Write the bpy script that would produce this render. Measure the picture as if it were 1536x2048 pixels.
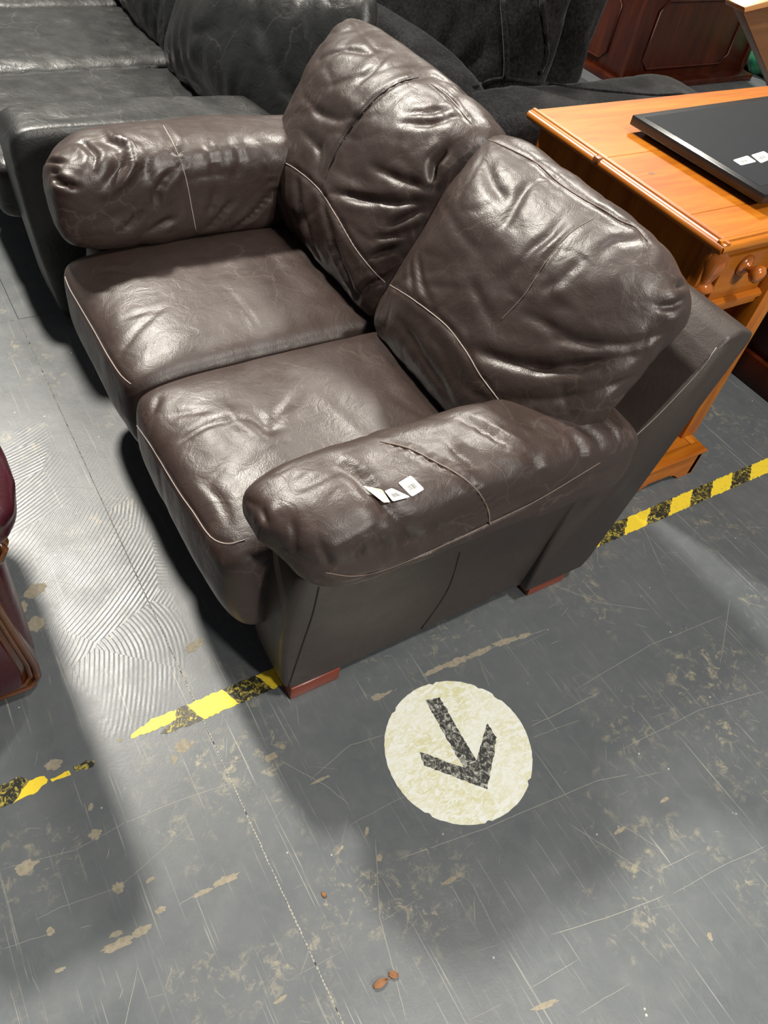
import bpy, bmesh, math, random
import numpy as np
from mathutils import Matrix, Vector

# ------------------------------------------------------------------ clear
for o in list(bpy.data.objects):
    bpy.data.objects.remove(o, do_unlink=True)
scene = bpy.context.scene
COL = scene.collection

# ------------------------------------------------------------------ camera
CAM = (0.6639, -0.4154, 1.5)
cam_right = Vector((0.50446, 0.85225, 0.13856))
cam_down = Vector((0.69061, -0.30194, -0.65718))
cam_fwd = Vector((-0.51824, 0.42721, -0.74089))
cd = bpy.data.cameras.new('camera')
cd.sensor_fit = 'VERTICAL'; cd.sensor_height = 36.0
cd.lens = 1540.0 / 2048.0 * 36.0
cd.clip_start = 0.02; cd.clip_end = 100
cam = bpy.data.objects.new('camera', cd)
R3 = Matrix((cam_right, -cam_down, -cam_fwd)).transposed()
cam.matrix_world = Matrix.Translation(CAM) @ R3.to_4x4()
COL.objects.link(cam)
scene.camera = cam

# ------------------------------------------------------------------ world, lights, exposure
scene.view_settings.view_transform = 'Standard'
scene.view_settings.look = 'None'
scene.view_settings.exposure = -0.15
scene.view_settings.gamma = 1.0
scene.view_settings.use_curve_mapping = False
w = bpy.data.worlds.new('warehouse_air'); scene.world = w
w.use_nodes = True
bg = w.node_tree.nodes['Background']
bg.inputs[0].default_value = (0.86, 0.93, 1.0, 1)
bg.inputs[1].default_value = 0.135

def area_lamp(name, loc, target, size, power, col):
    d = bpy.data.lights.new(name, 'AREA'); d.shape = 'DISK'; d.size = size
    d.energy = power; d.color = col
    o = bpy.data.objects.new(name, d); COL.objects.link(o)
    o.location = loc
    v = Vector(target) - Vector(loc)
    o.rotation_euler = v.to_track_quat('-Z', 'Y').to_euler()
    return o
# high-bay lamps of the hall (all above and outside the frame)
area_lamp('high_bay_lamp', (-4.8, -0.35, 5.9), (-0.3, 0.0, 0.0), 0.55, 960, (1.0, 0.94, 0.84))
area_lamp('high_bay_lamp', (-4.6, 4.9, 5.8), (-0.6, 0.6, 0.3), 0.9, 720, (1.0, 0.94, 0.84))
area_lamp('high_bay_lamp', (1.7, 1.0, 6.0), (0.0, 0.3, 0.0), 0.6, 290, (1.0, 0.95, 0.87))
area_lamp('high_bay_lamp', (7.4, 1.8, 5.6), (-0.4, 0.3, 0.3), 0.7, 640, (1.0, 0.95, 0.86))

# ------------------------------------------------------------------ helpers
rng = random.Random(7)

def hash3(ix, iy, iz, seed):
    h = (ix * 374761393 + iy * 668265263 + iz * 1274126177 + seed * 974634777) & 0xFFFFFFFF
    h = ((h ^ (h >> 13)) * 1274126177) & 0xFFFFFFFF
    h = h ^ (h >> 16)
    return (h & 0xFFFF) / 65535.0

def vnoise(P, seed=0):
    P = np.asarray(P, float)
    I = np.floor(P).astype(np.int64); Fr = P - I
    Fr = Fr * Fr * (3 - 2 * Fr)
    out = 0
    for dx in (0, 1):
        for dy in (0, 1):
            for dz in (0, 1):
                wgt = (Fr[:, 0] if dx else 1 - Fr[:, 0]) * (Fr[:, 1] if dy else 1 - Fr[:, 1]) * (Fr[:, 2] if dz else 1 - Fr[:, 2])
                out = out + wgt * hash3(I[:, 0] + dx, I[:, 1] + dy, I[:, 2] + dz, seed)
    return out * 2 - 1

def fbm(P, seed=0, octv=3):
    s = 0; a = 1.0; P = np.asarray(P, float)
    for k in range(octv):
        s = s + a * vnoise(P, seed + k * 17); P = P * 2.03 + 11.3; a *= 0.5
    return s

def ridged(P, seed=0):
    """soft leather folds: broad swells with narrow valleys"""
    n = np.abs(vnoise(P, seed))
    return 1 - np.exp(-(n / 0.16) ** 2)

def seg_dist(P, pts):
    """distance to a polyline and the position along it, 0..1"""
    pts = np.asarray(pts, float)
    d = np.full(len(P), 1e9); pos = np.zeros(len(P))
    Ls = np.linalg.norm(pts[1:] - pts[:-1], axis=1); tot = max(Ls.sum(), 1e-9); acc = 0.0
    for a, b, l in zip(pts[:-1], pts[1:], Ls):
        ab = b - a
        t = np.clip(((P - a) @ ab) / max(l * l, 1e-12), 0, 1)
        dd = np.linalg.norm(P - (a + t[:, None] * ab), axis=1)
        k = dd < d
        d = np.where(k, dd, d); pos = np.where(k, (acc + t * l) / tot, pos); acc += l
    return d, pos

def mesh_normals(V, Fq):
    n = np.cross(V[Fq[:, 2]] - V[Fq[:, 0]], V[Fq[:, 3]] - V[Fq[:, 1]])
    N = np.zeros_like(V)
    for k in range(4):
        np.add.at(N, Fq[:, k], n)
    return N / np.maximum(np.linalg.norm(N, axis=1), 1e-12)[:, None]

_cube_cache = {}
def cube_grid(n):
    if n in _cube_cache: return _cube_cache[n]
    idx = {}; verts = []; faces = []
    def vi(c):
        if c not in idx:
            idx[c] = len(verts); verts.append(c)
        return idx[c]
    for ax in range(3):
        u, v = (ax + 1) % 3, (ax + 2) % 3
        for side in (0, n):
            for i in range(n):
                for j in range(n):
                    q = []
                    for a, b in ((0, 0), (1, 0), (1, 1), (0, 1)):
                        c = [0, 0, 0]; c[ax] = side; c[u] = i + a; c[v] = j + b
                        q.append(vi(tuple(c)))
                    faces.append(q if side else q[::-1])
    V = np.array(verts, float) / n * 2 - 1
    _cube_cache[n] = (V, np.array(faces))
    return _cube_cache[n]

def M(name):
    return bpy.data.materials[name]

def link(name, V, F, mat, root=None, parent=None, smooth=True):
    """one mesh object in world coordinates V; root = the thing's Empty, parent = thing or part"""
    me = bpy.data.meshes.new(name)
    V = np.asarray(V, float)
    p = parent if parent is not None else root
    if root is not None: V = V - np.array(root.location)
    me.from_pydata([tuple(v) for v in V], [], [tuple(int(i) for i in f) for f in F])
    me.update()
    if smooth:
        me.polygons.foreach_set('use_smooth', [True] * len(me.polygons))
    o = bpy.data.objects.new(name, me); COL.objects.link(o)
    if p is not None: o.parent = p
    if mat: me.materials.append(M(mat))
    return o

def thing(name, label, cat, loc, group=None):
    o = bpy.data.objects.new(name, None); COL.objects.link(o)
    o.location = loc; o.empty_display_size = 0.1
    o['label'] = label; o['category'] = cat
    if group: o['group'] = group
    return o

def tag(o, label, cat, group=None):
    o['label'] = label; o['category'] = cat
    if group: o['group'] = group
    return o

def softbox(name, center, half, e1, e2, mat, root=None, parent=None, n=40, deform=None, disp=None, creases=(), axes=None, post=None, cgain=1.0):
    """rounded, inflatable box: e1 rounds the xy outline, e2 the edges towards +-z (local axes)"""
    V, Fq = cube_grid(n)
    P = np.sin(V * math.pi / 4) / math.sin(math.pi / 4)
    A = np.abs(P)
    r = ((A[:, 0] ** e1 + A[:, 1] ** e1) ** (e2 / e1) + A[:, 2] ** e2) ** (1.0 / e2)
    Q = P / r[:, None]
    L = Q * np.array(half)
    if deform is not None: L = deform(L, Q)
    if axes is not None:
        ax = np.array(axes, float); W = L @ ax
    else:
        W = L
    W = W + np.array(center)
    if post is not None: W = post(W, Q)
    N = mesh_normals(W, Fq)
    d = np.zeros(len(W))
    if disp is not None: d = d + disp(W, Q)
    if creases:
        for dep, wid, pts in creases:
            ds, t = seg_dist(W, pts)
            fade = np.sqrt(np.clip(np.sin(math.pi * np.clip(t, 0.02, 0.98)), 0, 1)) * (0.75 + 0.35 * vnoise(W * 22, 5))
            d = d - cgain * 1.05 * dep * fade * (np.exp(-(ds / (0.8 * wid)) ** 2) - 0.22 * np.exp(-((ds - 2.2 * wid) / (1.3 * wid)) ** 2))
    W = W + N * d[:, None]
    return link(name, W, Fq, mat, root, parent)

def bevel_box(name, lo, hi, mat, root=None, parent=None, bev=0.004, seg=2, deform=None):
    bm = bmesh.new()
    bmesh.ops.create_cube(bm, size=1)
    lo = np.array(lo, float); hi = np.array(hi, float)
    for v in bm.verts:
        v.co = Vector(lo + (np.array(v.co) + 0.5) * (hi - lo))
    if bev > 0:
        bmesh.ops.bevel(bm, geom=list(bm.edges), offset=bev, segments=seg, profile=0.5, affect='EDGES')
    return from_bm(name, bm, mat, root, parent, deform)

def from_bm(name, bm, mat, root=None, parent=None, deform=None, smooth=True, angle=35):
    bmesh.ops.recalc_face_normals(bm, faces=list(bm.faces))
    if deform:
        for v in bm.verts: v.co = Vector(deform(v.co))
    if root is not None:
        for v in bm.verts: v.co -= root.location
    me = bpy.data.meshes.new(name); bm.to_mesh(me); bm.free()
    if smooth:
        me.polygons.foreach_set('use_smooth', [True] * len(me.polygons))
        try: me.set_sharp_from_angle(angle=math.radians(angle))
        except Exception: pass
    o = bpy.data.objects.new(name, me); COL.objects.link(o)
    p = parent if parent is not None else root
    if p is not None: o.parent = p
    if mat: me.materials.append(M(mat))
    return o

def prism(name, poly, axis, a, b, mat, root=None, parent=None, bev=0.0, seg=2, deform=None, angle=35):
    """polygon extruded along axis 0/1/2 from a to b; poly gives the two remaining coordinates in order"""
    bm = bmesh.new()
    def mk(p, t):
        c = [0, 0, 0]; c[axis] = t
        r = [k for k in range(3) if k != axis]
        c[r[0]], c[r[1]] = p
        return bm.verts.new(c)
    A = [mk(p, a) for p in poly]; B = [mk(p, b) for p in poly]
    bm.faces.new(A); bm.faces.new(B[::-1])
    for i in range(len(poly)):
        j = (i + 1) % len(poly)
        bm.faces.new((A[i], B[i], B[j], A[j]))
    if bev > 0:
        bmesh.ops.bevel(bm, geom=list(bm.edges), offset=bev, segments=seg, profile=0.5, affect='EDGES')
    return from_bm(name, bm, mat, root, parent, deform, angle=angle)

def tube(name, pts, rad, mat, root=None, parent=None, seg=8, closed=False, flat=None):
    pts = [np.array(p, float) for p in pts]
    n = len(pts); V = []; Fc = []
    for i, p in enumerate(pts):
        a = pts[(i - 1) % n] if (closed or i > 0) else p
        b = pts[(i + 1) % n] if (closed or i < n - 1) else p
        t = b - a; t /= max(np.linalg.norm(t), 1e-9)
        ref = np.array((0, 0, 1.0)) if abs(t[2]) < 0.9 else np.array((1.0, 0, 0))
        s = np.cross(t, ref); s /= np.linalg.norm(s); u = np.cross(s, t)
        rr = rad[i] if isinstance(rad, (list, tuple)) else rad
        for k in range(seg):
            an = 2 * math.pi * k / seg
            V.append(p + rr * (math.cos(an) * s + math.sin(an) * u))
    rng_i = n if closed else n - 1
    for i in range(rng_i):
        for k in range(seg):
            j = (i + 1) % n
            Fc.append((i * seg + k, i * seg + (k + 1) % seg, j * seg + (k + 1) % seg, j * seg + k))
    if not closed:
        Fc.append(tuple(range(seg))[::-1]); Fc.append(tuple((n - 1) * seg + k for k in range(seg)))
    return link(name, V, Fc, mat, root, parent)

def lathe(name, prof, base, axis, mat, root=None, parent=None, seg=24, a0=0.0, a1=2 * math.pi):
    """prof: (radius, height) list revolved about the direction axis at base"""
    ax = np.array(axis, float); ax /= np.linalg.norm(ax)
    ref = np.array((0, 0, 1.0)) if abs(ax[2]) < 0.9 else np.array((1.0, 0, 0))
    s = np.cross(ax, ref); s /= np.linalg.norm(s); u = np.cross(ax, s)
    V = []; Fc = []
    for r, h in prof:
        for k in range(seg):
            an = a0 + (a1 - a0) * k / seg
            V.append(np.array(base) + ax * h + max(r, 1e-5) * (math.cos(an) * s + math.sin(an) * u))
    for i in range(len(prof) - 1):
        for k in range(seg):
            Fc.append((i * seg + k, i * seg + (k + 1) % seg, (i + 1) * seg + (k + 1) % seg, (i + 1) * seg + k))
    return link(name, V, Fc, mat, root, parent)

def flat_poly(name, poly, z0, z1, mat, root=None, parent=None):
    """thin sheet with an irregular outline lying level between z0 and z1"""
    return prism(name, poly, 2, z0, z1, mat, root, parent, angle=20)

# ------------------------------------------------------------------ materials
def nodes(name):
    m = bpy.data.materials.new(name); m.use_nodes = True
    nt = m.node_tree; b = nt.nodes['Principled BSDF']
    return m, nt, b
def N_(nt, typ, **kw):
    n = nt.nodes.new(typ)
    for k, v in kw.items():
        if hasattr(n, k) and not k.startswith('i_'): setattr(n, k, v)
    return n
def L_(nt, a, b): nt.links.new(a, b)
def coords(nt, scale=(1, 1, 1), rot=(0, 0, 0), kind='Object'):
    tc = N_(nt, 'ShaderNodeTexCoord'); mp = N_(nt, 'ShaderNodeMapping')
    mp.inputs['Scale'].default_value = scale; mp.inputs['Rotation'].default_value = rot
    L_(nt, tc.outputs[kind], mp.inputs['Vector'])
    return mp.outputs['Vector']
def noise(nt, vec, scale, detail=4, rough=0.55, dist=0.0):
    n = N_(nt, 'ShaderNodeTexNoise'); n.inputs['Scale'].default_value = scale
    n.inputs['Detail'].default_value = detail; n.inputs['Roughness'].default_value = rough
    n.inputs['Distortion'].default_value = dist
    L_(nt, vec, n.inputs['Vector']); return n.outputs['Fac']
def ramp(nt, fac, stops, interp='LINEAR'):
    r = N_(nt, 'ShaderNodeValToRGB'); r.color_ramp.interpolation = interp
    e = r.color_ramp.elements
    while len(e) < len(stops): e.new(0.5)
    for k, (p, c) in enumerate(stops):
        e[k].position = p; e[k].color = c if len(c) == 4 else (*c, 1)
    L_(nt, fac, r.inputs['Fac']); return r.outputs['Color']
def mix(nt, fac, a, b, mode='MIX'):
    m = N_(nt, 'ShaderNodeMix', data_type='RGBA', blend_type=mode)
    for i, val in ((0, fac), (6, a), (7, b)):
        if isinstance(val, (int, float)): m.inputs[i].default_value = val
        elif isinstance(val, tuple): m.inputs[i].default_value = (*val[:3], 1)
        else: L_(nt, val, m.inputs[i])
    return m.outputs[2]
def math_(nt, op, a, b=0.0, clamp=False):
    m = N_(nt, 'ShaderNodeMath', operation=op); m.use_clamp = clamp
    for i, val in ((0, a), (1, b)):
        if isinstance(val, (int, float)): m.inputs[i].default_value = val
        else: L_(nt, val, m.inputs[i])
    return m.outputs[0]
def bump(nt, h, strength, dist, normal=None):
    b = N_(nt, 'ShaderNodeBump'); b.inputs['Strength'].default_value = strength
    b.inputs['Distance'].default_value = dist
    L_(nt, h, b.inputs['Height'])
    if normal is not None: L_(nt, normal, b.inputs['Normal'])
    return b.outputs['Normal']
G = lambda v: (v, v, v)

def plain(name, col, rough=0.5, metal=0.0, nz=0.0, nscale=30, bumpd=0.0):
    m, nt, b = nodes(name)
    v = coords(nt)
    f = noise(nt, v, nscale, 4)
    c = mix(nt, f, tuple(x * (1 - nz) for x in col), tuple(min(1, x * (1 + nz)) for x in col))
    L_(nt, c, b.inputs['Base Color'])
    b.inputs['Roughness'].default_value = rough; b.inputs['Metallic'].default_value = metal
    if bumpd: L_(nt, bump(nt, f, 0.5, bumpd), b.inputs['Normal'])
    return m

def leather(name, dark, light, crease_col, rough=0.36, fold=0.004, fscale=9.0, crease=0.35, spec=0.5):
    m, nt, b = nodes(name)
    v = coords(nt)
    big = noise(nt, v, 5.0, 5, 0.6, 0.6)
    c = mix(nt, big, dark, light)
    # pale wear lines where the hide has creased
    vo = N_(nt, 'ShaderNodeTexVoronoi', feature='DISTANCE_TO_EDGE')
    vo.inputs['Scale'].default_value = fscale
    warp = N_(nt, 'ShaderNodeTexNoise'); warp.inputs['Scale'].default_value = 7; warp.inputs['Detail'].default_value = 5
    L_(nt, v, warp.inputs['Vector'])
    add = N_(nt, 'ShaderNodeVectorMath', operation='MULTIPLY_ADD')
    L_(nt, warp.outputs['Color'], add.inputs[0]); add.inputs[1].default_value = (0.22, 0.22, 0.22); L_(nt, v, add.inputs[2])
    L_(nt, add.outputs[0], vo.inputs['Vector'])
    line = ramp(nt, vo.outputs['Distance'], [(0.0, G(1)), (0.035, G(0))])
    gate = ramp(nt, noise(nt, v, 6.0, 3), [(0.48, G(0)), (0.62, G(1))])
    lf = math_(nt, 'MULTIPLY', line, gate)
    lf2 = math_(nt, 'MULTIPLY', lf, crease)
    c = mix(nt, lf2, c, crease_col)
    L_(nt, c, b.inputs['Base Color'])
    rg = ramp(nt, noise(nt, v, 16, 5), [(0.3, G(rough - 0.06)), (0.75, G(rough + 0.08))])
    L_(nt, rg, b.inputs['Roughness'])
    b.inputs['Specular IOR Level'].default_value = spec
    # relief: hide grain, small wrinkles, crease lines
    vg = N_(nt, 'ShaderNodeTexVoronoi'); vg.inputs['Scale'].default_value = 420
    L_(nt, v, vg.inputs['Vector'])
    n1 = bump(nt, vg.outputs['Distance'], 0.16, 0.0012)
    wr = noise(nt, v, 26, 4, 0.55, 1.4)
    n2 = bump(nt, wr, 0.32, fold, n1)
    n3 = bump(nt, lf, 0.15, -0.001, n2)
    L_(nt, n3, b.inputs['Normal'])
    return m

leather('brown_leather', (0.026, 0.0165, 0.0140), (0.042, 0.027, 0.0225), (0.10, 0.072, 0.060), 0.42, 0.0036, 9.0, 0.36, 0.5)
leather('brown_leather_flat', (0.026, 0.019, 0.0165), (0.036, 0.026, 0.022), (0.06, 0.05, 0.045), 0.45, 0.002, 4.0, 0.1, 0.5)
leather('black_leather', (0.010, 0.0105, 0.0103), (0.020, 0.021, 0.0205), (0.10, 0.10, 0.095), 0.40, 0.006, 6.0, 0.25, 0.5)
leather('burgundy_leather', (0.024, 0.0022, 0.0055), (0.046, 0.0042, 0.0098), (0.16, 0.04, 0.05), 0.3, 0.003, 8.0, 0.2, 0.5)
plain('seam_thread', (0.16, 0.12, 0.10), 0.6)
plain('seam_dark', (0.02, 0.015, 0.013), 0.6)
plain('seam_pale', (0.30, 0.25, 0.22), 0.55)

def velvet(name, dark, light):
    m, nt, b = nodes(name)
    v = coords(nt)
    n1 = noise(nt, v, 6, 6, 0.65, 0.5); n2 = noise(nt, coords(nt, (60, 90, 60)), 1.6, 4, 0.6)
    f = math_(nt, 'MULTIPLY', n1, n2)
    c = ramp(nt, f, [(0.18, dark), (0.40, light)])
    L_(nt, c, b.inputs['Base Color'])
    b.inputs['Roughness'].default_value = 0.9
    b.inputs['Specular IOR Level'].default_value = 0.1
    b.inputs['Sheen Weight'].default_value = 0.10; b.inputs['Sheen Roughness'].default_value = 0.4
    L_(nt, bump(nt, n2, 0.5, 0.004), b.inputs['Normal'])
velvet('charcoal_velvet', (0.003, 0.0031, 0.0035), (0.020, 0.0203, 0.0212))

def wood(name, dark, mid, light, rough=0.3, scale=(1, 1, 1), grain=14.0, coat=0.06, knots=True):
    m, nt, b = nodes(name)
    v = coords(nt, scale)
    n1 = noise(nt, v, grain * 0.4, 5, 0.6, 0.6)
    n2 = noise(nt, v, grain * 1.6, 3, 0.6, 0.3)
    f = math_(nt, 'ADD', math_(nt, 'MULTIPLY', n1, 0.75), math_(nt, 'MULTIPLY', n2, 0.25))
    c = ramp(nt, f, [(0.32, dark), (0.5, mid), (0.68, light)])
    fine = noise(nt, coords(nt, tuple(s * 1.0 for s in scale)), grain * 6, 3)
    c = mix(nt, math_(nt, 'MULTIPLY', fine, 0.25), c, dark)
    sc = ramp(nt, noise(nt, coords(nt), 45, 6, 0.7), [(0.66, G(0)), (0.74, G(1))])
    c = mix(nt, math_(nt, 'MULTIPLY', sc, 0.25), c, light)
    L_(nt, c, b.inputs['Base Color'])
    b.inputs['Roughness'].default_value = rough
    b.inputs['Coat Weight'].default_value = coat; b.inputs['Coat Roughness'].default_value = 0.2
    L_(nt, bump(nt, f, 0.15, 0.002), b.inputs['Normal'])
PD, PM, PL = (0.25, 0.062, 0.004), (0.37, 0.112, 0.007), (0.47, 0.165, 0.014)
wood('pine_along_y', PD, PM, PL, 0.33, (9, 1, 9), 5)
wood('pine_along_x', PD, PM, PL, 0.33, (1, 9, 9), 5)
wood('pine_along_z', PD, PM, PL, 0.33, (9, 9, 1), 5)
wood('pine_knob', (0.30, 0.075, 0.01), (0.42, 0.12, 0.016), (0.5, 0.18, 0.03), 0.18, (3, 3, 3), 6, 0.6)
wood('pale_pine', (0.30, 0.14, 0.045), (0.40, 0.21, 0.08), (0.50, 0.28, 0.12), 0.4, (9, 1, 9), 5)
wood('pine_painted_shade', (0.09, 0.04, 0.014), (0.13, 0.06, 0.022), (0.17, 0.085, 0.03), 0.5, (9, 1, 9), 5, 0.0)  # darker version of the pale pine, the board face's shading put into its colour
wood('mahogany', (0.022, 0.0029, 0.0007), (0.040, 0.0060, 0.0012), (0.066, 0.0118, 0.0028), 0.33, (6, 6, 1), 5, 0.1)
M('mahogany').node_tree.nodes['Principled BSDF'].inputs['Specular IOR Level'].default_value = 0.3
wood('red_stained_leg', (0.13, 0.022, 0.010), (0.20, 0.038, 0.016), (0.27, 0.06, 0.025), 0.35, (4, 1, 4), 6)
wood('polished_walnut', (0.035, 0.010, 0.003), (0.085, 0.026, 0.007), (0.17, 0.058, 0.014), 0.16, (2, 2, 6), 6, 0.7)

plain('screen_black', (0.009, 0.011, 0.014), 0.62, 0, 0.15, 8)
M('screen_black').node_tree.nodes['Principled BSDF'].inputs['Specular IOR Level'].default_value = 0.10
plain('bezel_black', (0.014, 0.0145, 0.016), 0.28)
plain('label_white', (0.75, 0.76, 0.74), 0.6, 0, 0.04, 60)
plain('label_cream', (0.62, 0.58, 0.40), 0.6, 0, 0.05, 40)
plain('print_grey', (0.30, 0.30, 0.30), 0.6)
plain('print_black', (0.06, 0.06, 0.06), 0.6)
plain('dry_leaf', (0.20, 0.085, 0.03), 0.7, 0, 0.4, 80, 0.001)
plain('paint_chip', (0.225, 0.20, 0.15), 0.8, 0, 0.45, 120, 0.001)
plain('scratch_pale', (0.27, 0.262, 0.225), 0.7, 0, 0.3, 200)
plain('green_plastic', (0.02, 0.15, 0.08), 0.25, 0, 0.5, 14, 0.01)
plain('dark_void', (0.004, 0.004, 0.004), 0.9)

def tape_mat(name, base, fleck, lo, hi, scale):
    m, nt, b = nodes(name)
    v = coords(nt)
    f = ramp(nt, noise(nt, v, scale, 7, 0.75, 1.2), [(lo, G(0)), (hi, G(1))])
    c = mix(nt, f, base, fleck)
    L_(nt, c, b.inputs['Base Color']); b.inputs['Roughness'].default_value = 0.45
    L_(nt, bump(nt, f, 0.3, 0.0006), b.inputs['Normal'])
tape_mat('tape_yellow', (0.74, 0.55, 0.035), (0.40, 0.30, 0.07), 0.56, 0.68, 55)
tape_mat('tape_black', (0.018, 0.018, 0.014), (0.42, 0.34, 0.05), 0.50, 0.60, 75)

def sticker_mat():
    m, nt, b = nodes('sticker_white')
    v = coords(nt)
    a = ramp(nt, noise(nt, coords(nt, (1.6, 0.8, 1), (0, 0, 0.2)), 48, 9, 0.8, 1.5), [(0.44, G(0)), (0.56, G(1))])
    a2 = ramp(nt, noise(nt, v, 7, 4, 0.6), [(0.30, G(0.15)), (0.6, G(1))])
    c = mix(nt, math_(nt, 'MULTIPLY', math_(nt, 'MULTIPLY', a, a2), 0.62), (0.73, 0.745, 0.71), (0.50, 0.46, 0.10))
    s = ramp(nt, noise(nt, coords(nt, (14, 60, 1), (0, 0, 0.6)), 3, 5, 0.7), [(0.62, G(0)), (0.7, G(1))])
    c = mix(nt, math_(nt, 'MULTIPLY', s, 0.35), c, (0.40, 0.37, 0.28))
    L_(nt, c, b.inputs['Base Color']); b.inputs['Roughness'].default_value = 0.5
sticker_mat()
tape_mat('arrow_black', (0.022, 0.022, 0.02), (0.50, 0.50, 0.44), 0.49, 0.63, 90)

def floor_mat():
    m, nt, b = nodes('painted_floor')
    v = coords(nt)
    big = noise(nt, v, 1.6, 5, 0.6)
    c = ramp(nt, big, [(0.3, (0.074, 0.083, 0.090)), (0.7, (0.108, 0.117, 0.123))])
    grime = ramp(nt, noise(nt, v, 22, 7, 0.7, 0.5), [(0.45, G(0)), (0.75, G(1))])
    c = mix(nt, math_(nt, 'MULTIPLY', grime, 0.35), c, (0.15, 0.155, 0.152))
    # fine scratches in several directions
    heights = None
    for k, (ang, sx, sy, th, amt) in enumerate([(0.45, 2.2, 150, 0.655, 0.55), (-0.35, 2.5, 170, 0.665, 0.5), (1.5, 3.0, 150, 0.668, 0.5), (0.95, 2.6, 190, 0.67, 0.45), (2.4, 3.2, 160, 0.68, 0.45)]):
        vv = coords(nt, (sx, sy, 1), (0, 0, ang))
        s = ramp(nt, noise(nt, vv, 1.0, 3, 0.6, 0.15), [(th, G(0)), (th + 0.035, G(1))])
        g = ramp(nt, noise(nt, v, 2.3 + 0.7 * k, 4, 0.6), [(0.38, G(0)), (0.60, G(1))])
        sg = math_(nt, 'MULTIPLY', s, g)
        c = mix(nt, math_(nt, 'MULTIPLY', sg, amt), c, (0.38, 0.37, 0.32))
    # paint worn to the board in ragged patches
    w1 = ramp(nt, noise(nt, v, 34, 8, 0.78, 0.6), [(0.53, G(0)), (0.63, G(1))])
    w2 = ramp(nt, noise(nt, v, 3.6, 4, 0.6, 0.5), [(0.48, G(0)), (0.66, G(1))])
    wr = math_(nt, 'MULTIPLY', w1, w2)
    c = mix(nt, math_(nt, 'MULTIPLY', wr, 0.75), c, (0.35, 0.31, 0.21))
    # tiny specks
    vo = N_(nt, 'ShaderNodeTexVoronoi'); vo.inputs['Scale'].default_value = 26
    L_(nt, v, vo.inputs['Vector'])
    sp = ramp(nt, vo.outputs['Distance'], [(0.045, G(1)), (0.07, G(0))])
    spg = ramp(nt, noise(nt, v, 9, 2), [(0.55, G(0)), (0.6, G(1))])
    c = mix(nt, math_(nt, 'MULTIPLY', math_(nt, 'MULTIPLY', sp, spg), 0.7), c, (0.5, 0.48, 0.42))
    L_(nt, c, b.inputs['Base Color'])
    rg = ramp(nt, noise(nt, v, 12, 6, 0.65), [(0.3, G(0.31)), (0.7, G(0.44))])
    L_(nt, rg, b.inputs['Roughness'])
    b.inputs['Specular IOR Level'].default_value = 0.45
    # old adhesive ridges combed in arcs show through the paint in one area
    sep = N_(nt, 'ShaderNodeSeparateXYZ'); L_(nt, v, sep.inputs[0])
    dx = math_(nt, 'DIVIDE', math_(nt, 'ADD', sep.outputs[0], 0.56), 0.62)
    dy = math_(nt, 'DIVIDE', math_(nt, 'ADD', sep.outputs[1], 0.28), 0.23)
    rr = math_(nt, 'ADD', math_(nt, 'MULTIPLY', dx, dx), math_(nt, 'MULTIPLY', dy, dy))
    rr = math_(nt, 'ADD', rr, math_(nt, 'MULTIPLY', noise(nt, v, 6, 3), 0.8))
    mask = ramp(nt, rr, [(0.55, G(1)), (1.75, G(0))])
    cell = N_(nt, 'ShaderNodeTexVoronoi'); cell.inputs['Scale'].default_value = 4.2
    L_(nt, v, cell.inputs['Vector'])
    sub = N_(nt, 'ShaderNodeVectorMath', operation='SUBTRACT')
    L_(nt, v, sub.inputs[0]); L_(nt, cell.outputs['Position'], sub.inputs[1])
    off = N_(nt, 'ShaderNodeVectorMath', operation='MULTIPLY_ADD')
    L_(nt, cell.outputs['Color'], off.inputs[0]); off.inputs[1].default_value = (0.9, 0.9, 0); L_(nt, sub.outputs[0], off.inputs[2])
    wv = N_(nt, 'ShaderNodeTexWave', wave_type='RINGS', rings_direction='Z'); wv.inputs['Scale'].default_value = 32
    wv.inputs['Distortion'].default_value = 0.8; wv.inputs['Detail'].default_value = 2
    L_(nt, off.outputs[0], wv.inputs['Vector'])
    comb = math_(nt, 'MULTIPLY', wv.outputs['Fac'], mask)
    n1 = bump(nt, noise(nt, v, 180, 4), 0.12, 0.001)
    n2 = bump(nt, noise(nt, v, 30, 4), 0.1, 0.002, n1)
    n3 = bump(nt, comb, 0.30, 0.0013, n2)
    L_(nt, n3, b.inputs['Normal'])
floor_mat()

# ------------------------------------------------------------------ the setting: painted board floor
JY = -0.186; JX = -1.51
plain('wall_paint', (0.30, 0.31, 0.31), 0.8, 0, 0.1, 3)
floor = bevel_box('floor', (-9, -7, -0.08), (8, 9, -0.022), 'dark_void', bev=0)
floor['kind'] = 'structure'
for (xa, xb, ya, yb) in ((JX, 8, JY, 9), (JX, 8, -7, JY), (-9, JX, JY, 9), (-9, JX, -7, JY)):
    g = 0.0004
    bevel_box('floor_board', (xa + g, ya + g, -0.022), (xb - g, yb - g, 0.0), 'painted_floor', parent=floor, bev=0.0007, seg=1)

for nm_, lo_, hi_ in (('wall_back', (-9.2, -7, -0.08), (-9.0, 9, 7.0)), ('wall_right', (-9, 9.0, -0.08), (8, 9.2, 7.0))):
    wl = bevel_box(nm_, lo_, hi_, 'wall_paint', bev=0); wl['kind'] = 'structure'

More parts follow.
